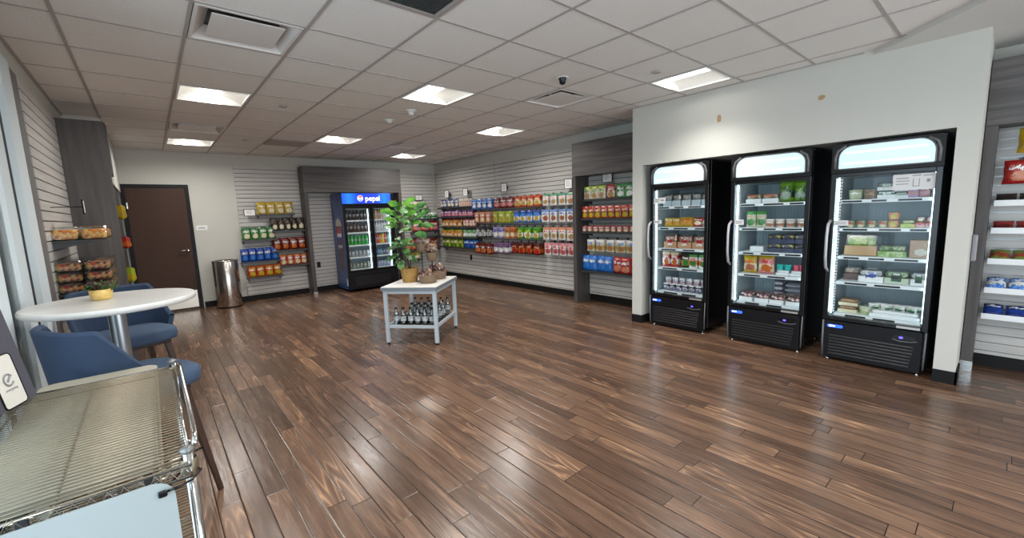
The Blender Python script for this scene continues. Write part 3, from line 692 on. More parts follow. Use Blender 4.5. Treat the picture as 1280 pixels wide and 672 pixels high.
me = proto_mesh('bay_red', lambda: bag_mb(.125, .20, .04, 5), packmat('bay red', c['red'], c['dkred'], c['yellow'], c['cream']))
for k in range(10):
    y = 4.46-.125*k
    for dpt in range(2):
        o = bpy.data.objects.new('snack_bag', me); link(o); o.location = rpos(y-.05, .21-.06*dpt, 1.367); o.rotation_euler = (0, 0, RR+random.uniform(-.1,.1))
        tag(o, 'red and yellow snack bag, %s of ten in second row inside wood surround, %s' % (ORD[k+1], ['front', 'behind']  [dpt]), 'snack bag', 'red snack bags inside wood surround')
wall_shelf('second black shelf from the top inside the right wood surround', .04, 1.28, 1.362, .25, (XR-.002, 4.50, 0), RR, 'shelves inside right wood surround')
me = proto_mesh('bay_packet', lambda: bag_mb(.105, .105, .05, 6), packmat('bay packet', (.4,.02,.02), c['red'], c['cream'], c['white']))
seq('candy_packet', me, 'candy packet', 'small red packet on third shelf inside wood surround', 11, lambda k: rpos(4.42-.112*k, .21, 1.158), RR, 'small red packets inside wood surround')
wall_shelf('third black shelf from the top inside the right wood surround', .04, 1.28, 1.154, .25, (XR-.002, 4.50, 0), RR, 'shelves inside right wood surround')
me = proto_mesh('bay_peg', lambda: bag_mb(.155, .19, .035, 9), packmat('bay peg', c['cream'], c['gold'], (.45,.2,.08), c['sky'], top=c['white']))
for k in range(6):
    y = 4.32-.19*k; put_hook(rpos(y, 0, 1.045), 'black peg hook of cream bags inside wood surround'+place(k, 6))
    for dpt in range(3):
        o = bpy.data.objects.new('snack_bag', me); link(o); o.location = rpos(y+random.uniform(-.006,.006), .19-.04*dpt, .852); o.rotation_euler = (0, 0, RR+random.uniform(-.12,.12))
        tag(o, 'cream bag on %s hook inside wood surround, %s' % (ORD[k+1], ['front', 'middle', 'rear'][dpt]), 'snack bag', 'cream snack bags inside wood surround')
for (y0, y1, n, cname, mt) in ((4.47, 3.87, 4, 'bright blue', packmat('bay blue', c['sky'], (.02,.15,.6), c['sky'], c['white'])), (3.87, 3.22, 4, 'bright red', packmat('bay bright red', c['red'], (.6,.05,.04), c['salmon'], c['white']))):
    wv = (y0-y1)/n; me = proto_mesh('bay_big_'+cname, lambda: bag_mb(wv*1.15, .255, .10, 33), mt)
    seq('chip_bag', me, 'chip bag', cname+' chip bag on lowest shelf inside wood surround', n, lambda k: rpos(y0-wv*(k+.5), .19+.03*(k % 2), .533), RR, cname+' chip bags')
wall_shelf('lowest black shelf inside the right wood surround', .04, 1.28, .528, .27, (XR-.002, 4.50, 0), RR, 'shelves inside right wood surround')

# ---------------------------------------------------------------- far right bay: bags and white trays
for (y, zz, cname, mt) in ((-.055, 1.60, 'red', packmat('far red', c['red'], (.6,.04,.03), c['salmon'], c['white'])), (-.265, 1.60, 'crimson', packmat('far red2', (.4,.01,.02), c['red'], c['cream'], c['white'])), (-.115, 1.845, 'yellow and red', packmat('far yellow', c['yellow'], c['gold'], c['red'], c['red']))):
    put_hook(rpos(y, 0, zz+.195), 'black peg hook holding the %s bag at the right edge' % cname)
    me = proto_mesh('far_bag_'+cname, lambda: bag_mb(.20, .19, .09, 41), mt)
    o = bpy.data.objects.new('snack_bag', me); link(o); o.location = rpos(y, .17, zz); o.rotation_euler = (0, 0, RR)
    tag(o, cname+' snack bag hanging above the white trays at right edge', 'snack bag')
M_TRAY = pm('white tray', (.70,.72,.73), .4)
TR = [(1.425, 'slim dark', (.05,.03,.03), c['black'], 'topmost', .028), (1.20, 'slim red', (.5,.03,.03), c['dkred'], 'second', .02), (.945, 'green and red', (.2,.3,.05), (.45,.06,.03), 'third', .055), (.70, 'blue and white', c['sky'], c['white'], 'fourth', .075), (.475, 'dark blue', c['dkblue'], c['blue'], 'lowest', .06)]
for r_, (zz, nm, ca, cb, on, ph) in enumerate(TR):
    t = thing('product_tray', on+' white tray of five on the slatwall at the right edge', 'tray', (XR-.002, .07, zz), RR, 'white trays at the right edge')
    part('tray_base', MB().box(0, 1.1, -.235, -.005, 0, .004), M_TRAY, t)
    part('front_lip', MB().box(0, 1.1, -.24, -.236, 0, .048, c=.001), M_TRAY, t); part('side_lip', MB().box(-.004, -.0, -.24, -.005, 0, .048), M_TRAY, t)
    mt = packmat('tray '+nm, ca, cb, None, c['white'] if r_ > 2 else None)
    me = proto_mesh('traypack%d' % r_, lambda: bag_mb(.115, .15, ph*.7, r_), mt)
    for k in range(6):
        for dd in range(1):
            o = bpy.data.objects.new('candy_packet', me); link(o); o.location = (XR-.225+.0, .01-.125*k, zz+.02+ph*.3); o.rotation_euler = (radians(-62), 0, RR)
            tag(o, nm+' packet lying in the '+on+' white tray'+place(k, 6), 'candy packet', nm+' packets in a white tray')
# ================================================================ three black upright coolers in the white alcove
M_SIGNL = pm('lit header panel', (.5,.6,.65), .4, emit=(.46,.76,.90), es=.31)
M_LED = pm('cooler led strip', (1,1,1), .4, emit=(.72,.93,1.0), es=LAMP_IN)
M_INT = pm('cooler liner', (.36,.43,.46), .5)
M_SHELFW = pm('cooler shelf white', (.72,.78,.80), .4)
M_BADGE = pm('blue lit badge', (.02,.05,.5), .3, emit=(.02,.09,1.0), es=1.2)
M_BADGEW = pm('white lit badge text', (1,1,1), .3, emit=(.75,.85,1.0), es=1.4)
M_TRIMG = pm('grey cooler trim', (.12,.12,.125), .35)
SH = [1.520, 1.262, 1.000, .760, .452]       # front shelf tops, shared by all three
def cooler(label, yc):
    """local X = along the wall to the viewer's right, front at y=0, body behind"""
    W, D, Ht = .735, .70, 2.02
    t = thing('glass_door_cooler', label, 'cooler', (XF+.035, yc, 0), RR, 'black upright glass door coolers')
    h = W/2
    b = MB()
    b.box(-h, -h+.035, .045, D, .07, Ht, c=.003); b.box(h-.035, h, .045, D, .07, Ht, c=.003); b.box(-h+.036, h-.036, D-.03, D, .07, Ht)
    b.box(-h+.036, h-.036, .045, D-.031, 1.76, Ht); b.box(-h+.036, h-.036, .045, D-.031, .07, .40)
    part('cabinet', b, M_BLACK, t)
    n = MB(); n.box(-h+.037, -h+.045, .06, D-.04, .42, 1.745).box(h-.045, h-.037, .06, D-.04, .42, 1.745).box(-h+.046, h-.046, D-.05, D-.04, .42, 1.745).box(-h+.046, h-.046, .06, D-.051, 1.73, 1.745).box(-h+.046, h-.046, .06, D-.051, .405, .425)
    for k in range(20): xx = -h+.07+k*.031; n.box(xx, xx+.012, D-.056, D-.05, .45, 1.72)
    part('liner', n, M_INT, t)
    # header with rounded upper corners
    hd = MB(); out = rr_poly(-h, h, 1.762, Ht, .10, 6, (0,0,1,1)); sg = rr_poly(-h+.052, h-.052, 1.797, Ht-.022, .105, 6, (.12,.12,1,1))
    hd.prism(rr_poly(-h+.001, h-.001, 1.762, Ht-.001, .03, 4, (0,0,1,1)), -.044, .02, T=RX)
    part('header', hd, M_BLACKM, t)
    cr = MB(); pts = [(x, -.022, z) for x, z in sg]; cr.tube(pts, .007, 6, closed=True); 
    for s in (-1, 1): cr.tube([(s*(h-.03), -.021, 1.80), (s*(h-.028), -.021, 1.90), (s*(h-.045), -.021, 1.96), (s*(h-.10), -.021, 2.0)], .012, 6)
    part('header_trim', cr, M_TRIMG, t)
    ps = part('lit_sign_panel', MB().prism(sg, .0205, .026, T=RX), M_SIGNL, t)
    part('sign_tube', MB().box(-h+.10, h-.10, -.0275, -.0262, 1.93, 1.945).box(-h+.09, h-.09, -.0275, -.0262, 1.835, 1.85), pm('sign tube glow', (.9,.9,.85), .4, emit=(.80,.98,.92), es=.40), ps)
    # door frame, pane, handle
    d = MB(); z0, z1 = .395, 1.762; f = .042
    d.box(-h+.002, -h+f, -.012, .04, z0, z1-.002, c=.003).box(h-f, h-.002, -.012, .04, z0, z1-.002, c=.003).box(-h+f, h-f, -.012, .04, z1-.034, z1-.002, c=.003).box(-h+f, h-f, -.012, .04, z0, z0+.036, c=.003)
    door = part('door', d, M_BLACK, t)
    part('glass', MB().box(-h+f, h-f, .010, .016, z0+.036, z1-.034), M_GLASS, door)
    part('name_strip', MB().box(h-.20, h-.05, -.014, -.0122, z0+.006, z0+.026), pm('brushed strip', (.45,.43,.42), .35, .6), door)
    hp = [(-h-.002, -.016, .86), (-h-.010, -.055, .90), (-h-.014, -.066, 1.0), (-h-.014, -.068, 1.10), (-h-.014, -.066, 1.2), (-h-.010, -.055, 1.30), (-h-.002, -.016, 1.335)]
    part('handle', MB().tube([(x+.022, y, z) for x, y, z in hp], .013, 8), pm('handle grey', (.40,.41,.43), .3, .3), door, 'curved grey door handle')
    # led strips
    part('led_strip', MB().box(-h+.047, -h+.058, .045, .058, .45, 1.72), M_LED, t, 'bright white vertical light strip')
    part('led_strip', MB().box(h-.052, h-.047, .045, .055, .45, 1.72), M_LED, t)
    pl = MB()
    for k in range(46): zz = .46+k*.0275; pl.box(-h+.064, -h+.078, .046, .058, zz, zz+.016)
    part('shelf_pilaster', pl, M_SHELFW, t)
    # shelves with ticket rails
    for k, zt in enumerate(SH):
        s = part('shelf', MB().box(-h+.08, h-.062, .075, D-.06, zt-.012, zt), M_SHELFW, t)
        part('ticket_rail', MB().box(-h+.075, h-.058, .062, .074, zt-.030, zt-.001), M_SHELFW, s)
        tk = MB(); x = -h+.08+.02*k
        while x < h-.16:
            L = random.uniform(.10, .2); tk.box(x, min(x+L, h-.07), .0605, .0619, zt-.024, zt-.008); x += L+random.uniform(.05, .09)
        part('price_ticket', tk, M_BLACKM, s, 'black price strip')
    # lower grille panel
    g = MB(); g.prism(rr_poly(-h+.01, h-.03, .028, .385, .02, 3), -.04, .012, T=RX)
    part('kick_panel', g, M_BLACKM, t)
    lv = MB()
    for k in range(7): zz = .06+k*.029; lv.box(-h+.06, h-.10+.004*k, -.019, -.0125, zz, zz+.017, c=.003)
    part('louvre', lv, pm('louvre black', (.010,.010,.012), .35), t)
    part('side_trim', MB().tube([(h-.012, -.012, .06), (h-.010, -.02, .2), (h-.008, -.012, .385)], .006, 6), M_TRIMG, t)
    part('side_trim', MB().tube([(-h+.018, -.012, .04), (-h+.014, -.02, .2), (-h+.012, -.012, .385)], .008, 6), M_TRIMG, t)
    bd = part('badge', MB().prism(rr_poly(-h+.045, -h+.165, .323, .350, .012, 4), .0122, .017, T=RX), M_BADGE, t, 'glowing blue maker badge')
    part('badge_lettering', MB().box(-h+.06, -h+.105, -.0182, -.0172, .331, .343), M_BADGEW, bd)
    cp = part('control_panel', MB().prism(rr_poly(h-.215, h-.065, .296, .342, .022, 5), .0122, .017, T=RX), M_BLACK, t)
    part('control_display', MB().box(h-.175, h-.150, -.0185, -.0172, .312, .328), pm('violet display', (.1,.05,.5), .4, emit=(.12,.08,1), es=1.2), cp)
    part('control_ring', MB().tube([(h-.22, -.018, .30), (h-.17, -.02, .287), (h-.10, -.02, .290), (h-.06, -.018, .302)], .004, 6), M_TRIMG, cp)
    for (x, y) in ((-h+.05, .03), (h-.05, .03), (-h+.05, D-.06), (h-.05, D-.06)):
        part('foot', MB().lathe([(.016, 0), (.018, .006), (.008, .012), (.008, .07)], 10, cx=x, cy=y), M_CHROME, t)
    return t
YC = [2.580, 1.605, .7175]
cooler('black glass door cooler farthest left, stocked with yellow, red and noodle packs', YC[0])
cooler('middle black glass door cooler with lime bag on its top shelf', YC[1])
cooler('largest looking black glass door cooler at right, stocked with salads', YC[2])

M_LABELS = dict()
def cpos(ci, lx, z, d): return (XF+.035+d, YC[ci]-lx, z)
WORD = ['left cooler', 'middle cooler', 'right cooler']
def stock(ci, si, kind, x0, x1, n, size, mats, desc, d=.13, zoff=0.0, cat=None, tilt=0.0, stack=1):
    """row of n products on shelf si (0 = top) of cooler ci; local x -0.28..0.30"""
    w_, dp, h_ = size; z = SH[si]+.001+zoff; sn = ['top', 'second', 'third', 'fourth', 'bottom'][si]+' shelf'
    key = '%s_%s' % (kind, desc.replace(' ', '_')); mats = mats if isinstance(mats, list) else [mats]
    for k in range(n):
        x = (x0+x1)/2 if n == 1 else x0+(x1-x0)*k/(n-1)
        for s in range(stack):
            zz = z+s*(h_+.001)
            lab = '%s, %s of %s' % (desc, sn, WORD[ci])+place(k, n)+('' if stack == 1 else ', stack level %s' % NUM[s+1])
            nm = {'bag':'food_bag','box':'food_box','clam':'clamshell_container','tub':'plastic_tub','cup':'snack_cup','tray':'food_tray','wrap':'wrapped_sandwich'}[kind]
            ct = cat or {'bag':'bag','box':'box','clam':'container','tub':'tub','cup':'cup','tray':'tray','wrap':'sandwich'}[kind]
            rz = RR+random.uniform(-.06, .06); P = cpos(ci, x, zz, d+dp/2)
            if kind in ('bag',):
                o = bpy.data.objects.new(nm, proto_mesh(key, lambda: bag_mb(w_, h_, dp, len(desc)), mats[0])); link(o); o.location = P; o.rotation_euler = (tilt, 0, rz); tag(o, lab, ct, desc+'s')
            elif kind in ('box', 'wrap'):
                o = bpy.data.objects.new(nm, proto_mesh(key, lambda: MB().box(-w_/2, w_/2, -dp/2, dp/2, 0, h_, c=.004), mats[0])); link(o); o.location = P; o.rotation_euler = (0, 0, rz); tag(o, lab, ct, desc+'s')
            else:
                o = bpy.data.objects.new(nm, None); o.empty_display_size = .02; link(o); o.location = P; o.rotation_euler = (tilt, 0, rz); tag(o, lab, ct, desc+'s')
                if kind == 'clam':
                    part('base', proto_mesh(key+'b', lambda: MB().prism(rr_poly(-w_/2, w_/2, -dp/2, dp/2, .012, 3), 0, h_*.45), mats[0]), None, o)
                    part('lid', proto_mesh(key+'l', lambda: MB().box(-w_/2, w_/2, -dp/2, dp/2, h_*.46, h_, c=.012), M_PLAST), None, o)
                    part('food', proto_mesh(key+'f', lambda: MB().box(-w_*.42, w_*.42, -dp*.42, dp*.42, h_*.452, h_*.85, c=.014), mats[1]), None, o)
                    if len(mats) > 2: part('paper_label', proto_mesh(key+'p', lambda: MB().box(-w_*.2, w_*.2, -dp/2-.001, -dp/2-.0002, h_*.2, h_*.8).box(-w_*.2, w_*.2, -dp*.3, dp*.3, h_+.0002, h_+.001), mats[2]), None, o)
                elif kind in ('tub', 'cup'):
                    r = w_/2
                    part('tub_body', proto_mesh(key+'b', lambda: MB().lathe([(r*.76, 0), (r*.8, .003), (r*.95, h_*.86)], 16), mats[0]), None, o)
                    part('lid', proto_mesh(key+'l', lambda: MB().lathe([(r*.97, h_*.865), (r, h_*.88), (r, h_*.96), (r*.9, h_)], 16), mats[1]), None, o)
                elif kind == 'tray':
                    part('tray_body', proto_mesh(key+'b', lambda: MB().box(-w_/2, w_/2, -dp/2, dp/2, 0, h_*.5, c=.004), mats[0]), None, o)
                    part('contents', proto_mesh(key+'f', lambda: MB().box(-w_*.46, w_*.46, -dp*.46, dp*.46, h_*.502, h_, c=.012), mats[1]), None, o)
W_ = pm('carton white', (.70,.74,.75), .5); CLR = M_PLAST
salad = foodmat('salad', [(.10,.25,.04),(.25,.42,.08),(.45,.5,.2),(.06,.16,.03)], 45)
fruit = foodmat('fruit', [(.6,.06,.04),(.65,.25,.05),(.12,.02,.03),(.5,.45,.12)], 55)
grains = foodmat('grain', [(.55,.38,.18),(.4,.22,.1),(.65,.5,.3)], 60)
berry = foodmat('berries', [(.06,.02,.06),(.2,.03,.05),(.5,.35,.3),(.03,.03,.05),(.6,.5,.45)], 60)
meat = foodmat('meat', [(.6,.25,.15),(.65,.45,.3),(.45,.12,.08)], 40)
# --- left cooler
stock(0,0,'clam', -.22, .27, 5, (.11,.14,.15), [pm('frosted tray', (.45,.52,.56), .3), foodmat('mixed cold', [(.3,.35,.4),(.5,.45,.4),(.25,.15,.1),(.6,.62,.65)], 30)], 'clear salad bowl')
stock(0,1,'bag', -.21, -.11, 2, (.125,.11,.115), packmat('y yellow', c['yellow'], c['gold'], (.7,.3,.03), c['white']), 'yellow cheese bag', tilt=-.2)
stock(0,1,'bag', -.01, .06, 2, (.115,.11,.12), packmat('y yellow2', c['yellow'], c['gold'], (.7,.3,.03), c['red']), 'golden snack pouch', tilt=-.2)
stock(0,1,'bag', .15, .18, 1, (.13,.11,.115), packmat('y red', c['red'], (.6,.04,.04), c['cream'], c['white']), 'red snack pouch', tilt=-.2)
stock(0,1,'bag', .26, .27, 1, (.09,.13,.08), packmat('y white', c['white'], c['teal'], None, c['green']), 'white and teal pouch')
stock(0,2,'clam', -.17, .20, 3, (.175,.14,.17), [pm('tan bread tray', (.45,.25,.13), .5), meat, packmat('sandwich label', c['white'], c['red'], None, c['black'])], 'sandwich clamshell')
stock(0,3,'box', -.22, -.11, 2, (.10,.10,.19), packmat('noodle red', c['red'], c['white'], c['orange'], c['white'], top=c['cream']), 'red noodle cup box')
stock(0,3,'box', .01, .06, 1, (.105,.10,.18), packmat('noodle black', c['black'], c['gold'], c['green'], c['white']), 'black noodle box')
stock(0,3,'box', .13, .26, 2, (.11,.10,.17), packmat('noodle green', c['white'], c['orange'], c['green'], c['red'], top=(.1,.35,.1)), 'green and orange soup box')
stock(0,4,'cup', -.23, .28, 7, (.08,.08,.085), [packmat('yogurt dark', (.08,.05,.12), c['white'], (.2,.2,.4), c['white']), W_], 'dark yogurt cup')
stock(0,4,'cup', -.20, .26, 6, (.08,.08,.085), [packmat('yogurt pale', c['white'], (.3,.4,.6), c['pink'], c['blue']), pm('foil lid', (.6,.65,.68), .3, .6)], 'pale yogurt cup', d=.13, zoff=.087)
# --- middle cooler
stock(1,0,'tray', -.19, -.03, 2, (.15,.15,.09), [W_, foodmat('wraps', [(.45,.15,.08),(.55,.3,.12),(.1,.12,.06),(.3,.35,.3)], 28)], 'open white tray of wraps')
stock(1,0,'bag', .105, .235, 2, (.135,.18,.21), packmat('lime bag', (.25,.55,.02), (.03,.06,.05), (.35,.45,.35), (.02,.05,.02), top=(.35,.75,.02)), 'lime and black salad bag')
stock(1,1,'bag', -.21, -.11, 2, (.10,.06,.17), packmat('green snack', c['pale'], (.35,.45,.2), c['green'], c['tan'], top=(.1,.45,.08)), 'green topped snack pouch')
stock(1,1,'cup', -.03, .26, 4, (.092,.092,.085), [packmat('dip cup', (.72,.6,.5), (.5,.2,.12), None, c['white']), W_], 'cream dip cup')
stock(1,2,'box', -.16, -.12, 1, (.13,.13,.055), W_, 'low white carton')
stock(1,2,'clam', .03, .27, 3, (.125,.12,.095), [pm('navy tray', (.04,.05,.10), .4), foodmat('cheese', [(.65,.55,.15),(.45,.2,.3),(.08,.08,.12),(.7,.65,.5)], 24)], 'navy snack tray', stack=2)
stock(1,3,'bag', -.21, -.20, 1, (.14,.08,.19), packmat('taco yellow', c['yellow'], c['cream'], (.5,.12,.05), c['red'], top=c['yellow']), 'yellow meal pouch with dark picture')
stock(1,3,'bag', -.05, -.04, 1, (.16,.08,.20), packmat('taco orange', c['pink'], c['cream'], c['orange'], c['red'], top=c['yellow']), 'pink and yellow meal pouch')
stock(1,3,'tray', .12, .25, 2, (.125,.15,.05), [W_, W_], 'white display tray')
stock(1,3,'cup', .09, .16, 2, (.07,.07,.06), [pm('teal cup', (.02,.42,.38), .4), pm('teal lid', (.04,.5,.45), .3)], 'teal pudding cup', zoff=.051)
stock(1,3,'cup', .235, .29, 2, (.055,.07,.06), [pm('pink cup', (.6,.09,.14), .4), pm('pink lid', (.7,.15,.2), .3)], 'pink pudding cup', zoff=.051)
stock(1,4,'tray', -.21, .24, 4, (.135,.22,.085), [W_, berry], 'white tray of packed berries', d=.09)
stock(1,4,'clam', .0, .04, 1, (.08,.09,.055), [pm('white tray b', (.65,.66,.68), .4), foodmat('violet', [(.3,.2,.35),(.6,.6,.62)], 20)], 'stacked violet snack pack', d=.36, stack=4)
stock(1,4,'clam', .14, .2, 1, (.17,.14,.05), [pm('grey tray b', (.4,.42,.45), .4), foodmat('grey stack', [(.4,.38,.45),(.6,.6,.62)], 20)], 'stacked grey flat pack', d=.36, stack=4)
# --- right cooler
stock(2,0,'tub', -.22, -.2, 1, (.12,.12,.10), [packmat('tub olive', (.45,.5,.3), (.55,.6,.4), None, c['white']), CLR], 'round olive salad tub')
stock(2,0,'tub', -.11, -.1, 1, (.11,.11,.095), [foodmat('brown tub', [(.2,.14,.1),(.35,.25,.15)], 30), CLR], 'brown dip tub')
stock(2,0,'clam', .0, .02, 1, (.13,.12,.07), [W_, salad, packmat('pale label', c['white'], (.4,.5,.4), None, c['green'])], 'white salad pack', stack=2)
stock(2,0,'clam', .11, .11, 1, (.10,.12,.055), [W_, foodmat('pale greens', [(.5,.55,.4),(.6,.62,.5)], 30)], 'low pale salad pack', stack=2)
stock(2,0,'box', .185, .19, 1, (.07,.10,.10), packmat('yog purple', (.45,.3,.6), c['pink'], None, c['white']), 'lavender dessert box')
stock(2,0,'box', .255, .26, 1, (.065,.10,.10), packmat('yog red', (.5,.1,.1), c['pink'], None, c['white']), 'red and pink dessert box')
stock(2,0,'clam', .31, .32, 1, (.055,.12,.05), [pm('mint tray', (.4,.62,.58), .4), pm('mint food', (.5,.68,.62), .5)], 'mint green pack', stack=2, d=.2)
stock(2,1,'cup', -.23, .0, 4, (.075,.075,.07), [foodmat('cup mix', [(.2,.3,.15),(.55,.5,.35),(.4,.1,.08),(.1,.08,.1)], 38), CLR], 'clear snack cup')
stock(2,1,'cup', -.20, -.16, 1, (.075,.075,.06), [foodmat('cup mix2', [(.5,.45,.3),(.3,.3,.2)], 38), CLR], 'single stacked snack cup', d=.25, zoff=.0)
stock(2,1,'tub', .07, .07, 1, (.085,.085,.07), [foodmat('fruit cup', [(.7,.25,.15),(.65,.5,.15),(.3,.45,.1)], 38), CLR], 'colorful fruit cup', stack=2)
stock(2,1,'clam', .16, .18, 1, (.10,.12,.07), [foodmat('yellow fruit', [(.6,.6,.1),(.4,.55,.15),(.7,.3,.3)], 30), foodmat('yf2', [(.6,.6,.15),(.4,.5,.2)], 30)], 'yellow fruit box')
stock(2,1,'clam', .245, .31, 2, (.062,.13,.10), [foodmat('red box', [(.55,.1,.12),(.6,.4,.4),(.3,.06,.05)], 30), fruit], 'berry and ham box')
stock(2,2,'clam', -.15, -.14, 1, (.24,.055,.20), [pm('kraft tray', (.42,.27,.14), .6), foodmat('greens', [(.12,.3,.04),(.3,.45,.1),(.4,.5,.15)], 26)], 'upright tan box of leafy salad', tilt=-.2)
stock(2,2,'clam', .06, .1, 1, (.20,.15,.11), [foodmat('greens base', [(.2,.35,.1),(.4,.5,.25)], 40), salad], 'low clear box of greens')
stock(2,2,'box', .255, .26, 1, (.13,.10,.155), packmat('kraft box', (.48,.28,.13), (.45,.25,.12), (.6,.55,.45), (.3,.15,.08)), 'kraft paper box with pale window')
stock(2,3,'clam', -.2, -.2, 1, (.14,.12,.13), [pm('dark tray c', (.1,.06,.05), .4), foodmat('dk mix', [(.2,.1,.06),(.4,.25,.15)], 30)], 'dark brown salad bowl', d=.2)
stock(2,3,'clam', -.06, -.05, 1, (.18,.16,.12), [W_, foodmat('white salad', [(.5,.52,.5),(.6,.55,.45),(.3,.35,.4)], 30), packmat('lbl blue', c['white'], c['blue'], None, c['blue'])], 'clear box with blue label')
stock(2,3,'clam', .12, .13, 1, (.17,.16,.12), [pm('pale green tray', (.45,.52,.42), .4), salad, packmat('lbl green', c['dkgreen'], c['black'], None, c['white'])], 'clear salad box with dark green label')
stock(2,3,'clam', .27, .27, 1, (.11,.16,.12), [W_, foodmat('white salad2', [(.55,.55,.5),(.4,.42,.4)], 30), packmat('lbl black', c['black'], c['dkgreen'], None, c['white'])], 'clear salad box with black label')
stock(2,4,'clam', -.21, -.2, 1, (.15,.14,.065), [pm('kraft base', (.55,.5,.35), .5), foodmat('wrap brown', [(.4,.2,.1),(.5,.3,.15)], 24)], 'kraft sandwich box', stack=2)
stock(2,4,'tub', -.08, -.07, 1, (.12,.12,.09), [foodmat('salad tub', [(.5,.55,.35),(.35,.45,.2),(.6,.58,.5)], 34), CLR], 'round pale salad tub')
stock(2,4,'tray', .13, .14, 1, (.34,.20,.06), [W_, W_], 'long white carton', d=.09)
for k in range(8):
    o = bpy.data.objects.new('snack_packet', proto_mesh('pkt', lambda: bag_mb(.085, .055, .04, 3), packmat('pkt green', c['white'], (.6,.65,.6), c['dkgreen'], c['green']))); link(o)
    o.location = cpos(2, -.01+.042*k, SH[4]+.062, .14+.04*(k % 2)); o.rotation_euler = (0, 0, RR+random.uniform(-.5, .5)); tag(o, 'small white and green packet in the long carton, bottom shelf'+place(k, 8), 'packet', 'small packets in the long carton')
# paper notices taped on the coolers
def notice(ci, x0, x1, z0, z1, lab, lines):
    t = thing('paper_notice', lab, 'notice', (XF+.035-.0, YC[ci], 0), RR)
    part('sheet', MB().box(x0, x1, .006, .0075, z0, z1), pm('notice paper', (.62,.62,.62), .6), t)
    m = MB()
    for (a, b, zz, hh) in lines: m.box(x0+(x1-x0)*a, x0+(x1-x0)*b, .0052, .006, z0+(z1-z0)*zz, z0+(z1-z0)*(zz+hh))
    part('print', m, M_INK, t); return t
ln_ = [(.08,.38,.72,.06),(.08,.4,.55,.05),(.08,.38,.36,.05),(.46,.66,.86,.06),(.48,.50,.2,.5),(.62,.64,.2,.5),(.48,.64,.2,.04),(.72,.96,.84,.06),(.80,.88,.45,.2)]
notice(2, .065, .325, 1.585, 1.715, 'white printed notice taped to upper right corner of the right cooler', ln_)
notice(2, -.325, -.22, 1.285, 1.335, 'small paper strip taped beside the handle of the right cooler', [(.1,.9,.6,.12),(.1,.8,.3,.12)])
notice(1, -.325, -.23, 1.295, 1.35, 'small paper strip taped beside the handle of the middle cooler', [(.1,.9,.6,.12),(.1,.8,.3,.12)])
notice(0, -.325, -.17, 1.56, 1.63, 'small paper strip taped at upper left of the left cooler', [(.1,.5,.6,.12),(.6,.9,.4,.3),(.1,.4,.3,.12)])
notice(0, -.325, -.22, 1.31, 1.355, 'small paper strip taped above the handle of the left cooler', [(.1,.9,.6,.12),(.1,.8,.3,.12)])

# ================================================================ blue-topped drinks cooler
px0, px1, pf, pb = 2.96, 4.07, 8.64, 9.35
t = thing('drinks_cooler', 'tall black two door drinks cooler with lit blue pepsi header', 'cooler', ((px0+px1)/2, pf, 0)); hw = (px1-px0)/2; dp = pb-pf
b = MB(); b.box(-hw+.03, -hw+.07, .03, dp, .05, 2.02).box(hw-.04, hw, .03, dp, .05, 2.02).box(-hw+.07, hw-.04, dp-.04, dp, .05, 2.02).box(-hw+.07, hw-.04, .03, dp-.04, 1.80, 2.02).box(-hw+.07, hw-.04, .03, dp-.04, .05, .40)
part('cabinet', b, M_BLACK, t)
part('liner', MB().box(-hw+.07, -hw+.08, .05, dp-.04, .40, 1.8).box(hw-.05, hw-.04, .05, dp-.04, .4, 1.8).box(-hw+.08, hw-.05, dp-.05, dp-.04, .4, 1.8), pm('drinks liner', (.45,.52,.6), .5), t)
part('header_surround', MB().box(-hw, hw, -.01, .03, 1.775, 2.022, c=.004), M_BLACKM, t)
M_PB = bpy.data.materials.new('lit blue header'); M_PB.use_nodes = True; nt = M_PB.node_tree; bb = nt.nodes['Principled BSDF']; nb = NB(nt); tc = nt.nodes.new('ShaderNodeTexCoord')
X, Y, Z = nb.xyz(tc.outputs['Generated']); s1 = nb.m('ABSOLUTE', nb.m('SUBTRACT', nb.m('ABSOLUTE', nb.m('SUBTRACT', X, .5)), .36)); f = nb.m('MAXIMUM', nb.m('SUBTRACT', 1.0, nb.m('MULTIPLY', s1, 6.0)), 0.0)
cc = nb.mix(f, (.003,.03,.42), (.01,.22,.95)); nt.links.new(cc, bb.inputs['Emission Color']); bb.inputs['Emission Strength'].default_value = .6; bb.inputs['Base Color'].default_value = (.01,.04,.4,1)
hdp = part('lit_header', MB().box(-hw+.005, hw-.075, -.016, -.0105, 1.805, 2.012), M_PB, t, 'lit blue header panel')
M_WL = pm('lit white lettering', (1,1,1), .4, emit=(1,1,1), es=.8); M_RL = pm('lit red', (.8,.02,.03), .4, emit=(.9,.03,.05), es=.6)
text_part('lettering', 'pepsi', .155, M_WL, hdp, (.085, -.0175, 1.905), bold=.0005)
gx, gz, gr_ = -.175, 1.912, .058
glb = part('globe_emblem', MB().lathe([(gr_, -.0006), (gr_, .0006)], 28, T=Matrix.Translation((gx, -.0172, gz)) @ RX), M_WL, hdp)
red = []; 
for k in range(15): a = pi*k/14; red.append((gx+gr_*.9*cos(a), gz+gr_*.9*sin(a)))
red = [q for q in red if q[1] > gz+.006]+[(gx-gr_*.5, gz+.02), (gx, gz+.004), (gx+gr_*.4, gz+.016)]
part('red_wave', MB().prism(red, .0180, .0186, T=RX), M_RL, glb)
blu = []
for k in range(15): a = pi+pi*k/14; blu.append((gx+gr_*.9*cos(a), gz+gr_*.9*sin(a)))
blu = [q for q in blu if q[1] < gz-.022]
part('blue_wave', MB().prism(blu+[(gx, gz-.024)], .0180, .0186, T=RX), pm('lit deep blue', (.01,.05,.5), .4, emit=(.01,.08,.7), es=.5), glb)
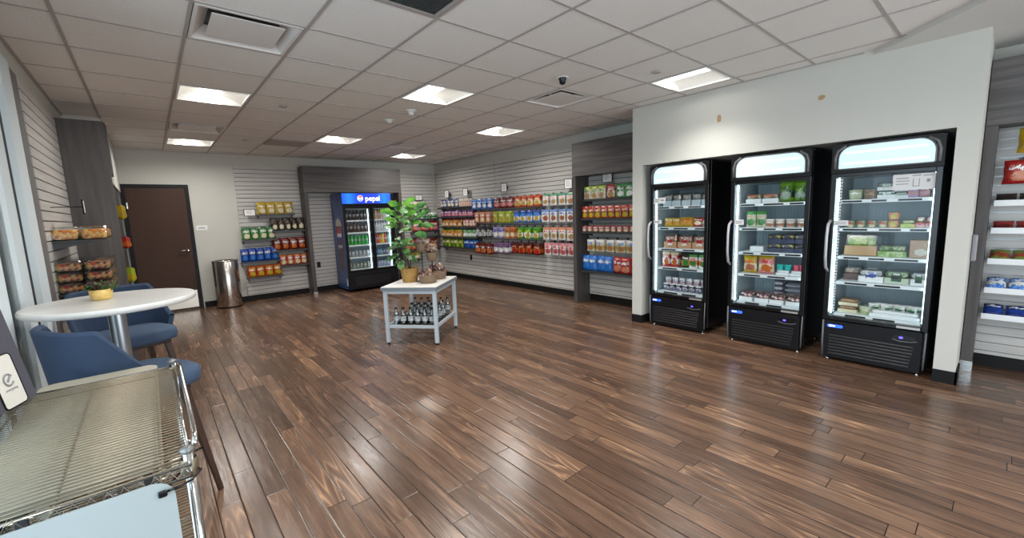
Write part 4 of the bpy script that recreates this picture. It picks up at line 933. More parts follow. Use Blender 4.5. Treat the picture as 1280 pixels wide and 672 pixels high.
# side decal
M_DEC = pm('blue cooler side', (.035,.07,.20), .35, noise=((3,3,2.2), .5))
sd = part('side_skin', MB().box(-hw+.022, -hw+.03, .03, dp, .05, 2.02), M_DEC, t, 'blue printed side panel')
T_s = Matrix.Translation((-hw+.0215, 0, 0)) @ Matrix(((0,0,1,0),(1,0,0,0),(0,1,0,0),(0,0,0,1)))
part('cola_glass_print', MB().prism([(.22,.45),(.46,.45),(.50,1.10),(.53,1.36),(.46,1.44),(.22,1.44),(.15,1.36),(.18,1.10)], -.001, 0, T=T_s), pm('cola brown print', (.085,.035,.03), .35, noise=((20,20,9), .8)), sd)
part('foam_print', MB().prism([(.17,1.36),(.52,1.36),(.50,1.46),(.36,1.53),(.22,1.47)], -.0022, -.0012, T=T_s), pm('foam print', (.45,.38,.36), .4), sd)
eg = part('emblem_print', MB().prism([(.345+.125*cos(2*pi*k/20), 1.19+.14*sin(2*pi*k/20)) for k in range(20)], -.0022, -.0012, T=T_s), pm('print white', (.6,.6,.62), .4), sd)
part('emblem_red', MB().prism([(.345+.115*cos(pi*k/12), 1.21+.12*sin(pi*k/12)) for k in range(13)], -.0034, -.0024, T=T_s), pm('print red', (.45,.02,.03), .4), eg)
part('emblem_blue', MB().prism([(.345+.115*cos(pi+pi*k/12), 1.165+.12*sin(pi+pi*k/12)) for k in range(1, 12)], -.0034, -.0024, T=T_s), pm('print blue', (.01,.05,.3), .4), eg)
part('rating_sticker', MB().prism([(.08,.13),(.13,.13),(.13,.28),(.08,.28)], -.002, -.001, T=T_s), M_PAPER, sd)
me = text_mesh('pepsi', .12, .0005, .001); me.materials.clear(); me.materials.append(pm('print white', (.6,.6,.62), .4))
o = bpy.data.objects.new('lettering', me); link(o, sd); o.location = (-hw+.0195, .34, .95); o.rotation_euler = (pi/2, 0, -pi/2)
# doors
dz0, dz1 = .40, 1.775; dx = [-hw+.015, .028, hw-.075]
for k in range(2):
    a, e = dx[k]+(.0 if k == 0 else .004), dx[k+1]-(.0 if k == 1 else .004); y0 = -.005+.0*k; m = MB(); fw = .055
    m.box(a, a+fw, y0, y0+.03, dz0, dz1, c=.003).box(e-fw*.55, e, y0, y0+.03, dz0, dz1, c=.003).box(a+fw, e-fw*.55, y0, y0+.03, dz1-.07, dz1, c=.003).box(a+fw, e-fw*.55, y0, y0+.03, dz0, dz0+.05, c=.003)
    dd = part('sliding_door', m, M_BLACK, t); part('glass', MB().box(a+fw, e-fw*.55, y0+.012, y0+.017, dz0+.05, dz1-.07), M_GLASS, dd)
    part('led_strip', MB().box(e-fw*.55-.014, e-fw*.55-.004, .055, .068, .46, 1.70), M_LED, t)
    part('inner_frame', MB().box(a+fw, e-fw*.55, .035, .042, dz0+.05, dz0+.062).box(a+fw, e-fw*.55, .035, .042, dz1-.082, dz1-.07), M_SHELFW, t)
part('side_post', MB().box(hw-.075, hw, -.006, .03, .06, 1.775, c=.003), M_BLACKM, t); part('silver_edge', MB().box(hw-.006, hw+.001, -.009, -.006, .1, 1.78), M_STEEL, t)
part('lower_grille', MB().box(-hw+.015, hw-.075, -.006, .03, .06, .395, c=.004), M_BLACKM, t)
gl = MB()
for k in range(6): gl.box(-hw+.15, hw-.2, -.012, -.0065, .13+.032*k, .145+.032*k, c=.002)
part('louvre', gl, pm('louvre black', (.010,.010,.012), .35), t)
for (x, y) in ((-hw+.07, .08), (hw-.06, .08), (-hw+.07, dp-.06), (hw-.06, dp-.06)): part('foot', MB().lathe([(.02, 0), (.02, .05)], 10, cx=x, cy=y), M_BLACKM, t)
DS = [1.475, 1.225, .965, .715, .465]
for zt in DS:
    s = part('shelf', MB().box(-hw+.085, hw-.085, .08, dp-.06, zt-.01, zt), M_SHELFW, t); part('ticket_rail', MB().box(-hw+.085, hw-.085, .07, .079, zt-.03, zt), M_SHELFW, s)
def bottle_mb(r=.031, h=.21):
    return MB().lathe([(r*.85,0),(r,.01),(r,h*.28),(r*.93,h*.45),(r,h*.62),(r*.8,h*.75),(r*.42,h*.88),(r*.42,h*.93)], 12)
def bottle_cap(r=.031, h=.21): return MB().lathe([(r*.5,h*.925),(r*.5,h)], 10)
def can_mb(): return MB().lathe([(.026,0),(.032,.008),(.032,.112),(.027,.122)], 12)
cola = pm('cola', (.03,.01,.008), .15); cl_ = {}
def drink(kind, di, si, k, x, col, name, n):
    sn = ['top','second','third','fourth','bottom'][si]; door = ['left', 'right'][di]
    lab = '%s %s, %s shelf behind the %s cooler door' % (name, kind, sn, door)+place(k, n)
    o = bpy.data.objects.new('drink_'+kind, None); o.empty_display_size = .02; link(o); o.location = ((px0+px1)/2+x, pf+.125, DS[si]+.001)
    tag(o, lab, kind, name+' '+kind+'s')
    mt = pm('drink '+name, col, .2)
    if kind == 'bottle':
        bo = part('bottle_body', proto_mesh('btl_'+name, bottle_mb, mt), None, o); part('cap', proto_mesh('cap_'+name, bottle_cap, pm('cap '+name, tuple(min(1, v*.6+.08) for v in col), .4)), None, o)
        part('bottle_label', proto_mesh('lab_'+name, lambda: MB().lathe([(.0305,.075),(.0305,.12)], 12, cap=False), packmat('lab '+name, tuple(min(1, v*.8+.2) for v in col), None, None, (.8,.8,.8))), None, o)
    else:
        part('can_body', proto_mesh('can_'+name, can_mb, packmat('can '+name, col, tuple(min(1, v*.5+.3) for v in col), None, (.7,.7,.7), rough=.25)), None, o)
        part('can_top', proto_mesh('cantop', lambda: MB().lathe([(.027,.1221),(.026,.124)], 10), M_STEEL), None, o)
LD = [[('bottle','dark cola',(.03,.015,.015))]*6, [('bottle','brown cola',(.06,.025,.02))]*6, [('bottle','green soda',(.03,.38,.06))]*6, [('can','silver',(.4,.45,.5))]*6, [('can','olive',(.25,.28,.18))]*6]
RD = [[('bottle','amber tea',(.45,.25,.10)),('bottle','cream coffee',(.5,.42,.33))]*2+[('bottle','grey milk',(.55,.55,.58))]*2, [('bottle','white water',(.6,.66,.75)),('bottle','grey milk',(.55,.55,.58))]*3,
      [('bottle','pale blue',(.35,.5,.75)),('bottle','red juice',(.55,.05,.03)),('bottle','orange juice',(.7,.3,.03)),('bottle','yellow juice',(.7,.55,.1)),('bottle','red juice',(.55,.05,.03)),('bottle','teal juice',(.1,.4,.35))],
      [('can','bright blue',(.03,.2,.7)),('can','bright blue',(.03,.2,.7)),('can','teal',(.1,.45,.5)),('can','navy',(.03,.05,.2)),('can','navy',(.03,.05,.2)),('can','grey',(.4,.4,.45))], [('can','blue and white',(.3,.38,.65))]*6]
for di, (rows, xa, xb) in enumerate(((LD, dx[0]+.10, dx[1]-.085), (RD, dx[1]+.10, dx[2]-.06))):
    for si, row in enumerate(rows):
        for k, (kind, name, col) in enumerate(row): drink(kind, di, si, k, xa+(xb-xa)*k/(len(row)-1), col, name, len(row))
        if si in (3,):
            pass
# ================================================================ steel bin
t = thing('waste_bin', 'round brushed steel waste bin between brown door and chip rack', 'waste bin', (.965, 9.10, 0))
M_BIN = pm('bin steel', (.60, .57, .54), .2, 1.0, bump=((60, 60, .6), .15))
part('body', MB().lathe([(.195, .025), (.197, .03), (.197, .83), (.194, .835)], 48, cap=False), M_BIN, t)
part('base_ring', MB().lathe([(.19, 0), (.19, .026)], 40), M_BLACKM, t)
part('rim', MB().lathe([(.197, .832), (.2, .838), (.2, .852), (.185, .856), (.15, .850), (.15, .84)], 48, cap=False), M_BIN, t)
part('liner', MB().lathe([(.149, .40), (.149, .849)], 32, cap=False).lathe([(.14, .40), (.14, .401)], 24), M_BLACKM, t)

# ================================================================ white display table with bottles
TA = radians(40); TC = (2.52, 4.735)
t = thing('display_table', 'white topped display table with pale square metal legs in the room center', 'table', (*TC, 0), TA)
M_PALE = pm('pale blue-white metal', (.55, .62, .68), .35, .15)
M_TOP = pm('white table top', (.74, .73, .70), .35); M_EDGE = pm('grey top edge', (.20, .23, .26), .4)
part('table_top', MB().box(-.41, .41, -.34, .34, .655, .70, c=.003), [M_TOP], t)
part('edge_band', MB().box(-.412, .412, -.343, -.3405, .655, .694).box(-.412, .412, .3405, .343, .655, .694).box(-.413, -.4105, -.343, .343, .655, .694).box(.4105, .413, -.343, .343, .655, .694), M_EDGE, t)
for sx in (-1, 1):
    for sy in (-1, 1):
        x, y = sx*.375, sy*.305; lg = part('leg', MB().box(x-.021, x+.021, y-.021, y+.021, .025, .654, c=.002), M_PALE, t)
        part('leg_foot', MB().lathe([(.016, 0), (.016, .01), (.01, .025)], 10, cx=x, cy=y), M_BLACKM, lg)
rl = MB()
for z in (.20, .615):
    for sy in (-1, 1): rl.box(-.353, .353, sy*.305-.014, sy*.305+.014, z, z+.035, c=.002)
    for sx in (-1, 1): rl.box(sx*.375-.014, sx*.375+.014, -.283, .283, z, z+.035, c=.002)
part('rail', rl, M_PALE, t)
part('lower_shelf', MB().box(-.354, .354, -.284, .284, .236, .246), clear('shelf glass', (.9,.94,.95), .2, .02), t)
ca, sa = cos(TA), sin(TA)
def tw(x, y, z=.701): return (TC[0]+ca*x-sa*y, TC[1]+sa*x+ca*y, z)
bt = thing('water_bottle', 'x', 'bottle', tw(-.3, -.22, .2465), 0, 'small clear bottles under the display table')
gm_ = clear('bottle glass', (.80,.86,.88), .45, .03)
part('bottle_body', MB().lathe([(.030,0),(.033,.008),(.033,.05),(.029,.075),(.033,.10),(.031,.125),(.014,.155),(.014,.168)], 14), gm_, bt)
part('cap', MB().lathe([(.016,.166),(.017,.19),(.014,.193)], 12), M_BLACK, bt)
part('bottle_label', MB().lathe([(.0335,.03),(.0335,.085)], 14, cap=False), packmat('bottle label', (.62,.66,.68), None, None, (.1,.1,.12)), bt)
part('water', MB().lathe([(.029,.003),(.031,.01),(.031,.048),(.027,.075),(.031,.10),(.028,.122)], 12), clear('water', (.75,.8,.82), .3, .02), bt)
first = True; k = 0
rowsb = [(-.31, 6), (-.18, 4), (-.05, 5), (.09, 3), (.28, 6)]
for c_, (x, n) in enumerate(rowsb):
    for i in range(n):
        y = -.235+.09*i; lab = 'small clear bottle with black cap under display table, column %s from left, %s from front' % (ORD[c_+1], ORD[i+1])
        p_ = tw(x+random.uniform(-.008,.008), y, .2465)
        if first: bt.location = p_; bt['label'] = lab; first = False
        else: dup(bt, p_, 0, lab)

# baskets
M_BASK = pm('brown felt basket', (.22, .15, .095), .85, bump=((60, 60, 260), .6)); M_WICK = None
def wicker(name, ca_, cb_, sc):
    m = bpy.data.materials.new(name); m.use_nodes = True; nt = m.node_tree; b = nt.nodes['Principled BSDF']; nb = NB(nt)
    tc = nt.nodes.new('ShaderNodeTexCoord'); X, Y, Z = nb.xyz(tc.outputs['Object'])
    an = nb.m('MULTIPLY', nb.m('ARCTAN2', Y, X), sc); zz = nb.m('MULTIPLY', Z, 300.0)
    h = nb.m('MULTIPLY', nb.m('SINE', nb.m('ADD', an, nb.m('MULTIPLY', nb.m('FLOOR', nb.m('DIVIDE', zz, pi)), pi))), nb.m('ABSOLUTE', nb.m('SINE', zz)))
    nz, _ = nb.noise(tc.outputs['Object'], 40, 3)
    f = nb.m('ADD', nb.m('MULTIPLY', h, .35), nz); f = nb.m('MINIMUM', nb.m('MAXIMUM', f, 0.0), 1.0)
    nt.links.new(nb.mix(f, ca_, cb_), b.inputs['Base Color']); bp = nt.nodes.new('ShaderNodeBump'); bp.inputs['Distance'].default_value = .006
    nt.links.new(h, bp.inputs['Height']); nt.links.new(bp.outputs[0], b.inputs['Normal']); b.inputs['Roughness'].default_value = .6; return m
M_WICK = wicker('woven straw', (.30,.14,.03), (.72,.45,.14), 26.0)
def basket(label, loc, r, h, taper=.8, mat=None, contents=None, group=None):
    t = thing('basket', label, 'basket', loc, 0, group)
    part('bowl', MB().lathe([(r*taper*.9, 0), (r*taper, .004), (r*(taper+.12), h*.5), (r, h), (r*1.01, h+.004), (r*.95, h+.004), (r*.93, h-.008), (r*(taper+.04), h*.45), (r*taper*.85, .02)], 28), mat or M_BASK, t)
    return t
basket('low brown round basket at the front of the display table', tw(-.10, -.135), .118, .10)
basket('larger brown round basket of wrapped snacks on display table right', tw(.20, -.15), .125, .11)
wrapm = [packmat('wrap brown', (.35,.17,.09), (.6,.5,.42), (.2,.08,.05), (.7,.65,.6)), packmat('wrap dark', (.16,.05,.05), (.5,.3,.25), None, (.7,.6,.55)), packmat('wrap tan', (.5,.33,.22), (.65,.58,.5), None, (.25,.1,.08))]
wm = [proto_mesh('wrap%d' % k, lambda: bag_mb(.10, .085, .035, 60+k), wrapm[k]) for k in range(3)]
def heap(cx, cy, cz, r, n, host, nm='wrapped snack'):
    for k in range(n):
        a = k*2.4; rr = r*math.sqrt((k+.3)/n)
        o = bpy.data.objects.new('wrapped_snack', wm[k % 3]); link(o); o.location = (cx+rr*cos(a), cy+rr*sin(a), cz+.055*(1-(rr/r)**2)+.01*(k % 3))
        o.rotation_euler = (random.uniform(-.7,.7), random.uniform(-.6,.6), random.uniform(0, 6.28)); tag(o, '%s in %s%s' % (nm, host, place(k, n)), 'snack', nm+'s in '+host)
p_ = tw(.20, -.15); heap(p_[0], p_[1], .76, .085, 12, 'the larger table basket')
p_ = tw(-.10, -.135); heap(p_[0], p_[1], .735, .05, 5, 'the low front basket')
# two-tier bowl stand
t = thing('bowl_stand', 'black metal stand holding two small brown bowls above the table', 'display stand', tw(.06, -.02))
lc = lambda P: (P[0]-tw(.06, -.02)[0], P[1]-tw(.06, -.02)[1])
uL, uR = (2.575, 4.775), (2.665, 4.685)
L0, R0 = lc(uL), lc(uR)
part('base_plate', MB().box(-.10, .10, -.06, .06, 0, .008, c=.002, T=Matrix.Rotation(TA, 4, 'Z')), M_BLACKM, t)
part('pole', MB().tube([(L0[0], L0[1], .006), (L0[0], L0[1], .365)], .006, 8), M_BLACKM, t); part('pole', MB().tube([(R0[0], R0[1], .006), (R0[0], R0[1], .25)], .006, 8), M_BLACKM, t)
def bowl(label, P, z, r, h): basket(label, (P[0], P[1], z), r, h, .72)
bowl('upper small brown bowl of wrapped snacks on black stand', uL, 1.067, .082, .10); heap(uL[0], uL[1], 1.145, .045, 6, 'the upper stand bowl')
bowl('lower small brown bowl of wrapped snacks on black stand', uR, .952, .075, .10); heap(uR[0], uR[1], 1.035, .045, 7, 'the lower stand bowl')

# ---------------------------------------------------------------- plants
def leaf_mat(name, a, b_):
    m = bpy.data.materials.new(name); m.use_nodes = True; nt = m.node_tree; b = nt.nodes['Principled BSDF']; nb = NB(nt)
    tc = nt.nodes.new('ShaderNodeTexCoord'); nz, _ = nb.noise(tc.outputs['Object'], 9, 3)
    r = nt.nodes.new('ShaderNodeValToRGB'); e = r.color_ramp.elements; e[0].position = .35; e[1].position = .62; e[0].color = (*a, 1); e[1].color = (*b_, 1)
    nt.links.new(nz, r.inputs[0]); nt.links.new(r.outputs[0], b.inputs['Base Color']); b.inputs['Roughness'].default_value = .35
    b.inputs['Subsurface Weight'].default_value = .08; return m
def leaf(mb, base, dr, up, L, W, curl=.25, fold=.18, fiddle=True):
    base = Vector(base); d = Vector(dr).normalized(); u = Vector(up); u = (u-d*u.dot(d)).normalized(); s = d.cross(u)
    nu, nv = 6, 9; 
    def fn(a, v):
        x = 2*a-1; wd = W*.5*(sin(pi*min(1, v*1.02))**.55)*(.72+.5*v if fiddle else 1.25-.6*v)*(1 if v > .03 else .2)
        if v > .97: wd *= .3
        z = -curl*L*v*v+fold*abs(x)*wd+.012*sin(v*18+x*3)*abs(x)
        return base+d*(L*v)+s*(x*wd)+u*z
    mb.grid(fn, nu, nv)
P0 = tw(-.03, .13)
t = thing('potted_fig', 'leafy green fiddle leaf plant in woven straw pot on display table', 'potted plant', P0)
part('pot', MB().lathe([(.085, 0), (.09, .004), (.105, .10), (.118, .17), (.122, .176), (.112, .176), (.105, .15)], 32), M_WICK, t, 'woven straw pot')
part('soil', MB().lathe([(.104, .148), (.104, .152)], 20), pm('soil', (.03,.02,.012), .95, bump=((90,90,90), .6)), t)
stems = [[(0,0,.15),(-.02,.02,.5),(-.05,.02,.8),(-.06,.03,1.0)], [(.01,0,.15),(.05,-.02,.5),(.07,-.03,.75),(.10,-.05,.93)], [(0,.01,.15),(-.04,-.02,.30),(-.08,-.03,.42)]]
sm_ = MB()
for s in stems: sm_.tube(s, .008, 7, r2=.004)
part('stem', sm_, pm('stem bark', (.10,.085,.045), .7), t)
rt = Vector((cos(YAW), -sin(YAW), 0)); fw_ = Vector((sin(YAW), cos(YAW), 0)); up_ = Vector((0,0,1))
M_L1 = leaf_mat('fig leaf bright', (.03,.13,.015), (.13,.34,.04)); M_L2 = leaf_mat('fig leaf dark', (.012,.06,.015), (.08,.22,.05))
def LV(lst, mat, nm, lab=None):
    mb = MB()
    for (x, dpt, z, dx, dd, dz, L, W) in lst:
        leaf(mb, rt*x+fw_*dpt+up_*z, rt*dx+fw_*dd+up_*dz, up_*.8-fw_*.75, L, W)
    return part(nm, mb, mat, t, lab)
rs = random.Random(4); lst = []
for k in range(11):    # bright crown, upper left
    a = k*2.4; el = .9-.09*k; lst.append((-.07+.03*cos(a), .03*sin(a), .94-.028*k, cos(a)*1.0, sin(a)*.7, el*.7+.15, .19+.05*rs.random(), .098+.02*rs.random()))
LV(lst, M_L1, 'foliage', 'bright upper leaves')
lst = []
for k in range(10):
    a = k*2.4+1; lst.append((.10+.03*cos(a), .03*sin(a)-.02, .86-.035*k, cos(a), sin(a)*.7, .85-.13*k, .18+.05*rs.random(), .092+.02*rs.random()))
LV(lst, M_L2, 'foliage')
lst = []
for k in range(10):
    a = k*2.4+2; lst.append((-.07+.04*cos(a), .03*sin(a)-.03, .52-.026*k, cos(a), sin(a)*.8-.2, .25-.09*k, .15+.04*rs.random(), .075+.02*rs.random()))
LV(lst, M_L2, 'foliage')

# ================================================================ round bistro table and pot
BT = (-.205, 3.42); BZ = 1.09; BR2 = .388
M_MARB = pm('white laminate top', (.72,.72,.70), .3, noise=((7, 22, 7), .06))
t = thing('bistro_table', 'round white bar-height table on steel column beside the left window', 'table', (*BT, 0))
part('table_top', MB().lathe([(BR2-.012, BZ-.036), (BR2, BZ-.03), (BR2, BZ-.006), (BR2-.005, BZ)], 64), M_MARB, t)
part('column', MB().lathe([(.042, .03), (.042, BZ-.05)], 24), pm('satin steel', (.50,.55,.58), .3, .85), t)
part('top_plate', MB().lathe([(.09, BZ-.05), (.12, BZ-.037)], 24), M_STEEL, t)
part('base', MB().lathe([(.26, 0), (.262, .006), (.24, .016), (.06, .03)], 40), M_STEEL, t)
t = thing('plant_pot', 'yellow ceramic pot with small reddish succulent on round white table', 'potted plant', (-.262, 3.50, BZ+.001))
part('pot', MB().lathe([(.040, 0), (.047, .006), (.052, .03), (.054, .062), (.050, .062), (.047, .05)], 28), pm('yellow ceramic', (.72,.50,.16), .35, noise=((30,30,60), .12)), t, 'yellow ceramic pot')
part('soil', MB().lathe([(.046, .048), (.046, .051)], 16), pm('soil', (.03,.02,.012), .95), t)
mb = MB(); rs = random.Random(2)
for k in range(46):
    a = k*2.4; el = .35+.9*rs.random(); r0 = .03*rs.random()
    leaf(mb, (r0*cos(a), r0*sin(a), .05+.01*rs.random()), (cos(a)*cos(el), sin(a)*cos(el), sin(el)), (0,0,1), .045+.025*rs.random(), .014, .1, .2, False)
part('foliage', mb, foodmat('succulent', [(.05,.13,.03),(.10,.02,.04),(.04,.10,.03),(.14,.05,.05),(.12,.2,.06)], 35), t)

# ================================================================ blue upholstered bar stools
M_FAB = pm('blue fabric', (.024, .048, .098), .85, bump=((420, 420, 420), .25)); M_FABIN = pm('blue fabric seat', (.05, .085, .15), .9, bump=((420, 420, 420), .25))
M_LEG = pm('dark walnut leg', (.045,.022,.015), .4, noise=((30,30,4), .3))
def make_stool(label, loc, rz):
    """faces local +X"""
    t = thing('bar_stool', label, 'bar stool', loc, rz, 'blue upholstered bar stools'); SZ = .75
    def seat(a, v):   # superellipse cushion
        an = 2*pi*a; rr = 1.0
        prof = [(.0,-.10),(.80,-.10),(.97,-.085),(1.0,-.05),(.985,-.015),(.90,.0),(.5,.006),(.0,.008)]
        k = v*(len(prof)-1); i = min(int(k), len(prof)-2); f = k-i; r = prof[i][0]*(1-f)+prof[i+1][0]*f; z = prof[i][1]*(1-f)+prof[i+1][1]*f
        ex = .55; cx = abs(cos(an))**ex*(1 if cos(an) >= 0 else -1); cy = abs(sin(an))**ex*(1 if sin(an) >= 0 else -1)
        w_ = .235+.012*cx
        return (.03+.235*cx*r, w_*cy*r, SZ+z)
    part('seat', MB().grid(seat, 40, 14), M_FABIN, t)
    def shell(a, v, off):
        th = radians(-90+180*a); th2 = pi+th; fr = abs(th)/radians(90)
        top = .32-.25*max(0, (fr-.55)/.45)**1.15; R = .255+.035*v+off
        ex = .68; cx = abs(cos(th2))**ex*(1 if cos(th2) >= 0 else -1); cy = abs(sin(th2))**ex*(1 if sin(th2) >= 0 else -1)
        return (R*cx*1.0-.0, R*cy*1.03, SZ-.075+(top+.05)*v)
    mb = MB(); n = 36; T_ = .034
    mb.grid(lambda a, v: shell(1-a, v, 0), n, 8); mb.grid(lambda a, v: shell(a, v, -T_), n, 8)
    def rim(a, v):
        p0 = Vector(shell(a, 1, 0)); p1 = Vector(shell(a, 1, -T_)); m_ = p0.lerp(p1, v); m_.z += .014*sin(pi*v); return m_
    mb.grid(rim, n, 5); mb.grid(lambda a, v: Vector(shell(a, 0, 0)).lerp(Vector(shell(a, 0, -T_)), v), n, 1)
    for e in (0, 1): mb.grid(lambda a, v: Vector(shell(e, a, 0)).lerp(Vector(shell(e, a, -T_)), v)+Vector((0,0,0)), 8, 2)
    part('backrest', mb, M_FAB, t)
    for sx in (-1, 1):
        for sy in (-1, 1):
            part('leg', MB().tube([(sx*.15, sy*.16, SZ-.10), (sx*.225, sy*.235, 0.0)], .026, 4, r2=.015, smooth=False), M_LEG, t)
    part('under_frame', MB().box(-.18, .18, -.18, .18, SZ-.125, SZ-.099, c=.004), M_LEG, t)
    fr = MB(); q = [(sx*.195, sy*.205, .28) for sx, sy in ((-1,-1),(1,-1),(1,1),(-1,1))]; fr.tube(q, .009, 8, closed=True)
    part('footrest', fr, M_STEEL, t, 'steel footrest bar')
    return t
make_stool('blue bar stool facing the camera behind the round white table', (-.20, 4.22, 0), radians(-68))
make_stool('dark blue bar stool seen from behind, tucked between wire rack and table', (-.165, 2.93, 0), radians(28))

# ================================================================ wire rack in the foreground
RXa, RXb, RYa, RYb, RZ = -.475, .012, 1.33, 2.345, .90
t = thing('wire_rack', 'chrome wire shelving rack filling the lower left foreground', 'wire rack', ((RXa+RXb)/2, (RYa+RYb)/2, 0)); ox, oy = (RXa+RXb)/2, (RYa+RYb)/2
def wire_shelf(z):
    mb = MB(); x0, x1, y0, y1 = RXa-ox, RXb-ox, RYa-oy, RYb-oy
    n = 50
    for k in range(n): y = y0+.012+(y1-y0-.024)*k/(n-1); mb.tube([(x0, y, z), (x1, y, z)], .0024, 5)
    for x in (x0+.045, -.005, x1-.06):
        mb.tube([(x, y0, z-.006), (x, y1, z-.006)], .0032, 5)
    return mb
def edge_truss(z):
    mb = MB(); x0, x1, y0, y1 = RXa-ox, RXb-ox, RYa-oy, RYb-oy
    for zz, r in ((z+.002, .0042), (z-.030, .0042)): mb.tube([(x0,y0,zz),(x1,y0,zz),(x1,y1,zz),(x0,y1,zz)], r, 6, closed=True)
    for (a, b_) in (((x0,y0),(x1,y0)), ((x1,y0),(x1,y1)), ((x1,y1),(x0,y1)), ((x0,y1),(x0,y0))):
        L = math.hypot(b_[0]-a[0], b_[1]-a[1]); n = int(L/.028); pts = []
        for k in range(n*2+1): f = k/(n*2); pts.append((a[0]+(b_[0]-a[0])*f, a[1]+(b_[1]-a[1])*f, z-.014+(.014 if k % 2 else -.014)))
        mb.tube(pts, .0022, 4)
    return mb
for z in (RZ, .55, .18):
    s = part('shelf', wire_shelf(z), M_WIRE, t); part('edge_truss', edge_truss(z), M_CHROME, s)
for x in (RXa+.012, RXb-.002):
    for y in (RYa+.035, RYb-.02):
        po = part('post', MB().tube([(x-ox, y-oy, .03), (x-ox, y-oy, RZ+.022)], .0125, 14), M_CHROME, t)
        part('post_cap', MB().lathe([(.0135, RZ+.022), (.017, RZ+.026), (.017, RZ+.033), (.008, RZ+.038)], 14, cx=x-ox, cy=y-oy), pm('dull cap', (.20,.20,.20), .35, .5), po)
        part('collar', MB().lathe([(.020, RZ-.035), (.022, RZ-.005), (.018, RZ+.006)], 14, cx=x-ox, cy=y-oy, cap=False), M_WIRE, po)
        part('foot', MB().lathe([(.018, 0), (.018, .012), (.010, .03)], 12, cx=x-ox, cy=y-oy), M_BLACKM, po)
part('side_bar', MB().tube([(RXb+.018-ox, RYb-.01-oy, RZ+.012), (RXb+.022-ox, RYb-.05-oy, RZ-.0), (RXb+.022-ox, RYa+.22-oy, RZ-.005), (RXb+.018-ox, RYa+.17-oy, RZ-.02)], .008, 8), M_CHROME, t, 'polished chrome side bar')
# cream board lying on slim console behind and under the wires
cx0, cx1, cy0, cy1 = -.425, -.045, 1.50, 2.62
t = thing('console_table', 'narrow cream console top with rounded corners showing under the wire shelf', 'console table', ((cx0+cx1)/2, (cy0+cy1)/2, 0)); ax, ay = (cx0+cx1)/2, (cy0+cy1)/2
part('table_top', MB().prism([(x-ax, y-ay) for x, y in rr_poly(cx0, cx1, cy0, cy1, .05, 6)], .838, .858), pm('cream laminate', (.38,.355,.28), .5), t)
for x in (cx0+.05, cx1-.05):
    for y in (cy0+.28, cy1-.42): part('leg', MB().box(x-ax-.012, x-ax+.012, y-ay-.012, y-ay+.012, 0, .838), M_SHELF, t)
# hanging white sign on the rack end, with zip tie
t = thing('hanging_sign', 'blank pale sign with rounded corners zip-tied to the rack end', 'sign', (-.28, RYa-.02, 0))
part('panel', MB().prism(rr_poly(-.40, .255, .32, .893, .045, 6, (1,1,1,1)), 0, .004, T=RX), pm('pale sign board', (.30,.335,.34), .5), t)
part('zip_tie', MB().tube([(.235, -.006, .865), (.26, -.012, .868), (.29, -.004, .872), (.312, .03, .875), (.298, .072, .872), (.262, .06, .866), (.24, .01, .862)], .0032, 6).box(.222, .24, -.016, -.006, .857, .871, c=.002), M_BLACK, t, 'black zip tie')
# leaning slate display sign standing on the rack
B1 = Vector((-.388, 2.315, RZ+.006)); B0 = Vector((-.524, 1.939, RZ+.006))
e = (B1-B0).normalized(); nrm = Vector((e.y, -e.x, 0))          # faces +X, towards the viewer's side
lean = radians(9); upv = (Vector((0,0,1))*cos(lean)-nrm*sin(lean)).normalized(); fn = e.cross(upv)
MS = Matrix(((e.x, upv.x, fn.x, B0.x), (e.y, upv.y, fn.y, B0.y), (e.z, upv.z, fn.z, B0.z), (0,0,0,1)))
SW = (B1-B0).length
o = bpy.data.objects.new('display_sign', None); link(o); o.location = B0; tag(o, 'dark slate display sign with white label leaning on the wire rack', 'sign')
Lm = Matrix.Translation(-B0) @ MS
def sp(nm, mb, mat, par, lab=None): return part(nm, mb, mat, par, lab)
sp('board', MB().box(-.12, SW, 0, .40, -.012, 0, c=.003, T=Lm), pm('slate board', (.075,.075,.10), .5), o)
lb = sp('label_panel', MB().prism(rr_poly(SW-.150, SW-.05, .004, .185, .014, 5), .0006, .002, T=Lm), pm('label off white', (.70,.69,.64), .5), o, 'off-white rounded label')
sp('label_border', MB().tube([(x, y, .001) for x, y in rr_poly(SW-.152, SW-.048, .002, .187, .015, 5)], .003, 5, closed=True, T=Lm), M_BLACKM, o)
ic = MB(); cxx, cyy, rr = SW-.098, .098, .020
ic.tube([(cxx+rr*cos(a), cyy+rr*sin(a), .0025) for a in [radians(-30-i*15) for i in range(21)]], .0035, 5, T=Lm).tube([(cxx-.006, cyy-.006, .0025), (cxx+.014, cyy+.014, .0025)], .004, 5, T=Lm)
sp('round_emblem', ic, M_INK, lb)
def txt(s, size, x, y, mat, par, b=0.0):
    me = text_mesh(s, size, .0003, b); me.materials.clear(); me.materials.append(mat); me.transform(Lm @ Matrix.Translation((x, y, .0026)))
    q = bpy.data.objects.new('lettering', me); link(q, par)
txt('energizing', .0135, cxx, cyy-.034, M_INK, lb); txt('er', .052, SW-.080, .285, M_PAPER, o, .0012); txt('y', .035, SW-.125, .235, M_PAPER, o)
part('easel_leg', MB().tube([tuple(Lm @ Vector((SW*.5, .2, -.013))), tuple(Lm @ Vector((SW*.5, .2, -.013))+Vector((-.015, 0, -.18)))], .006, 6), M_BLACKM, o)

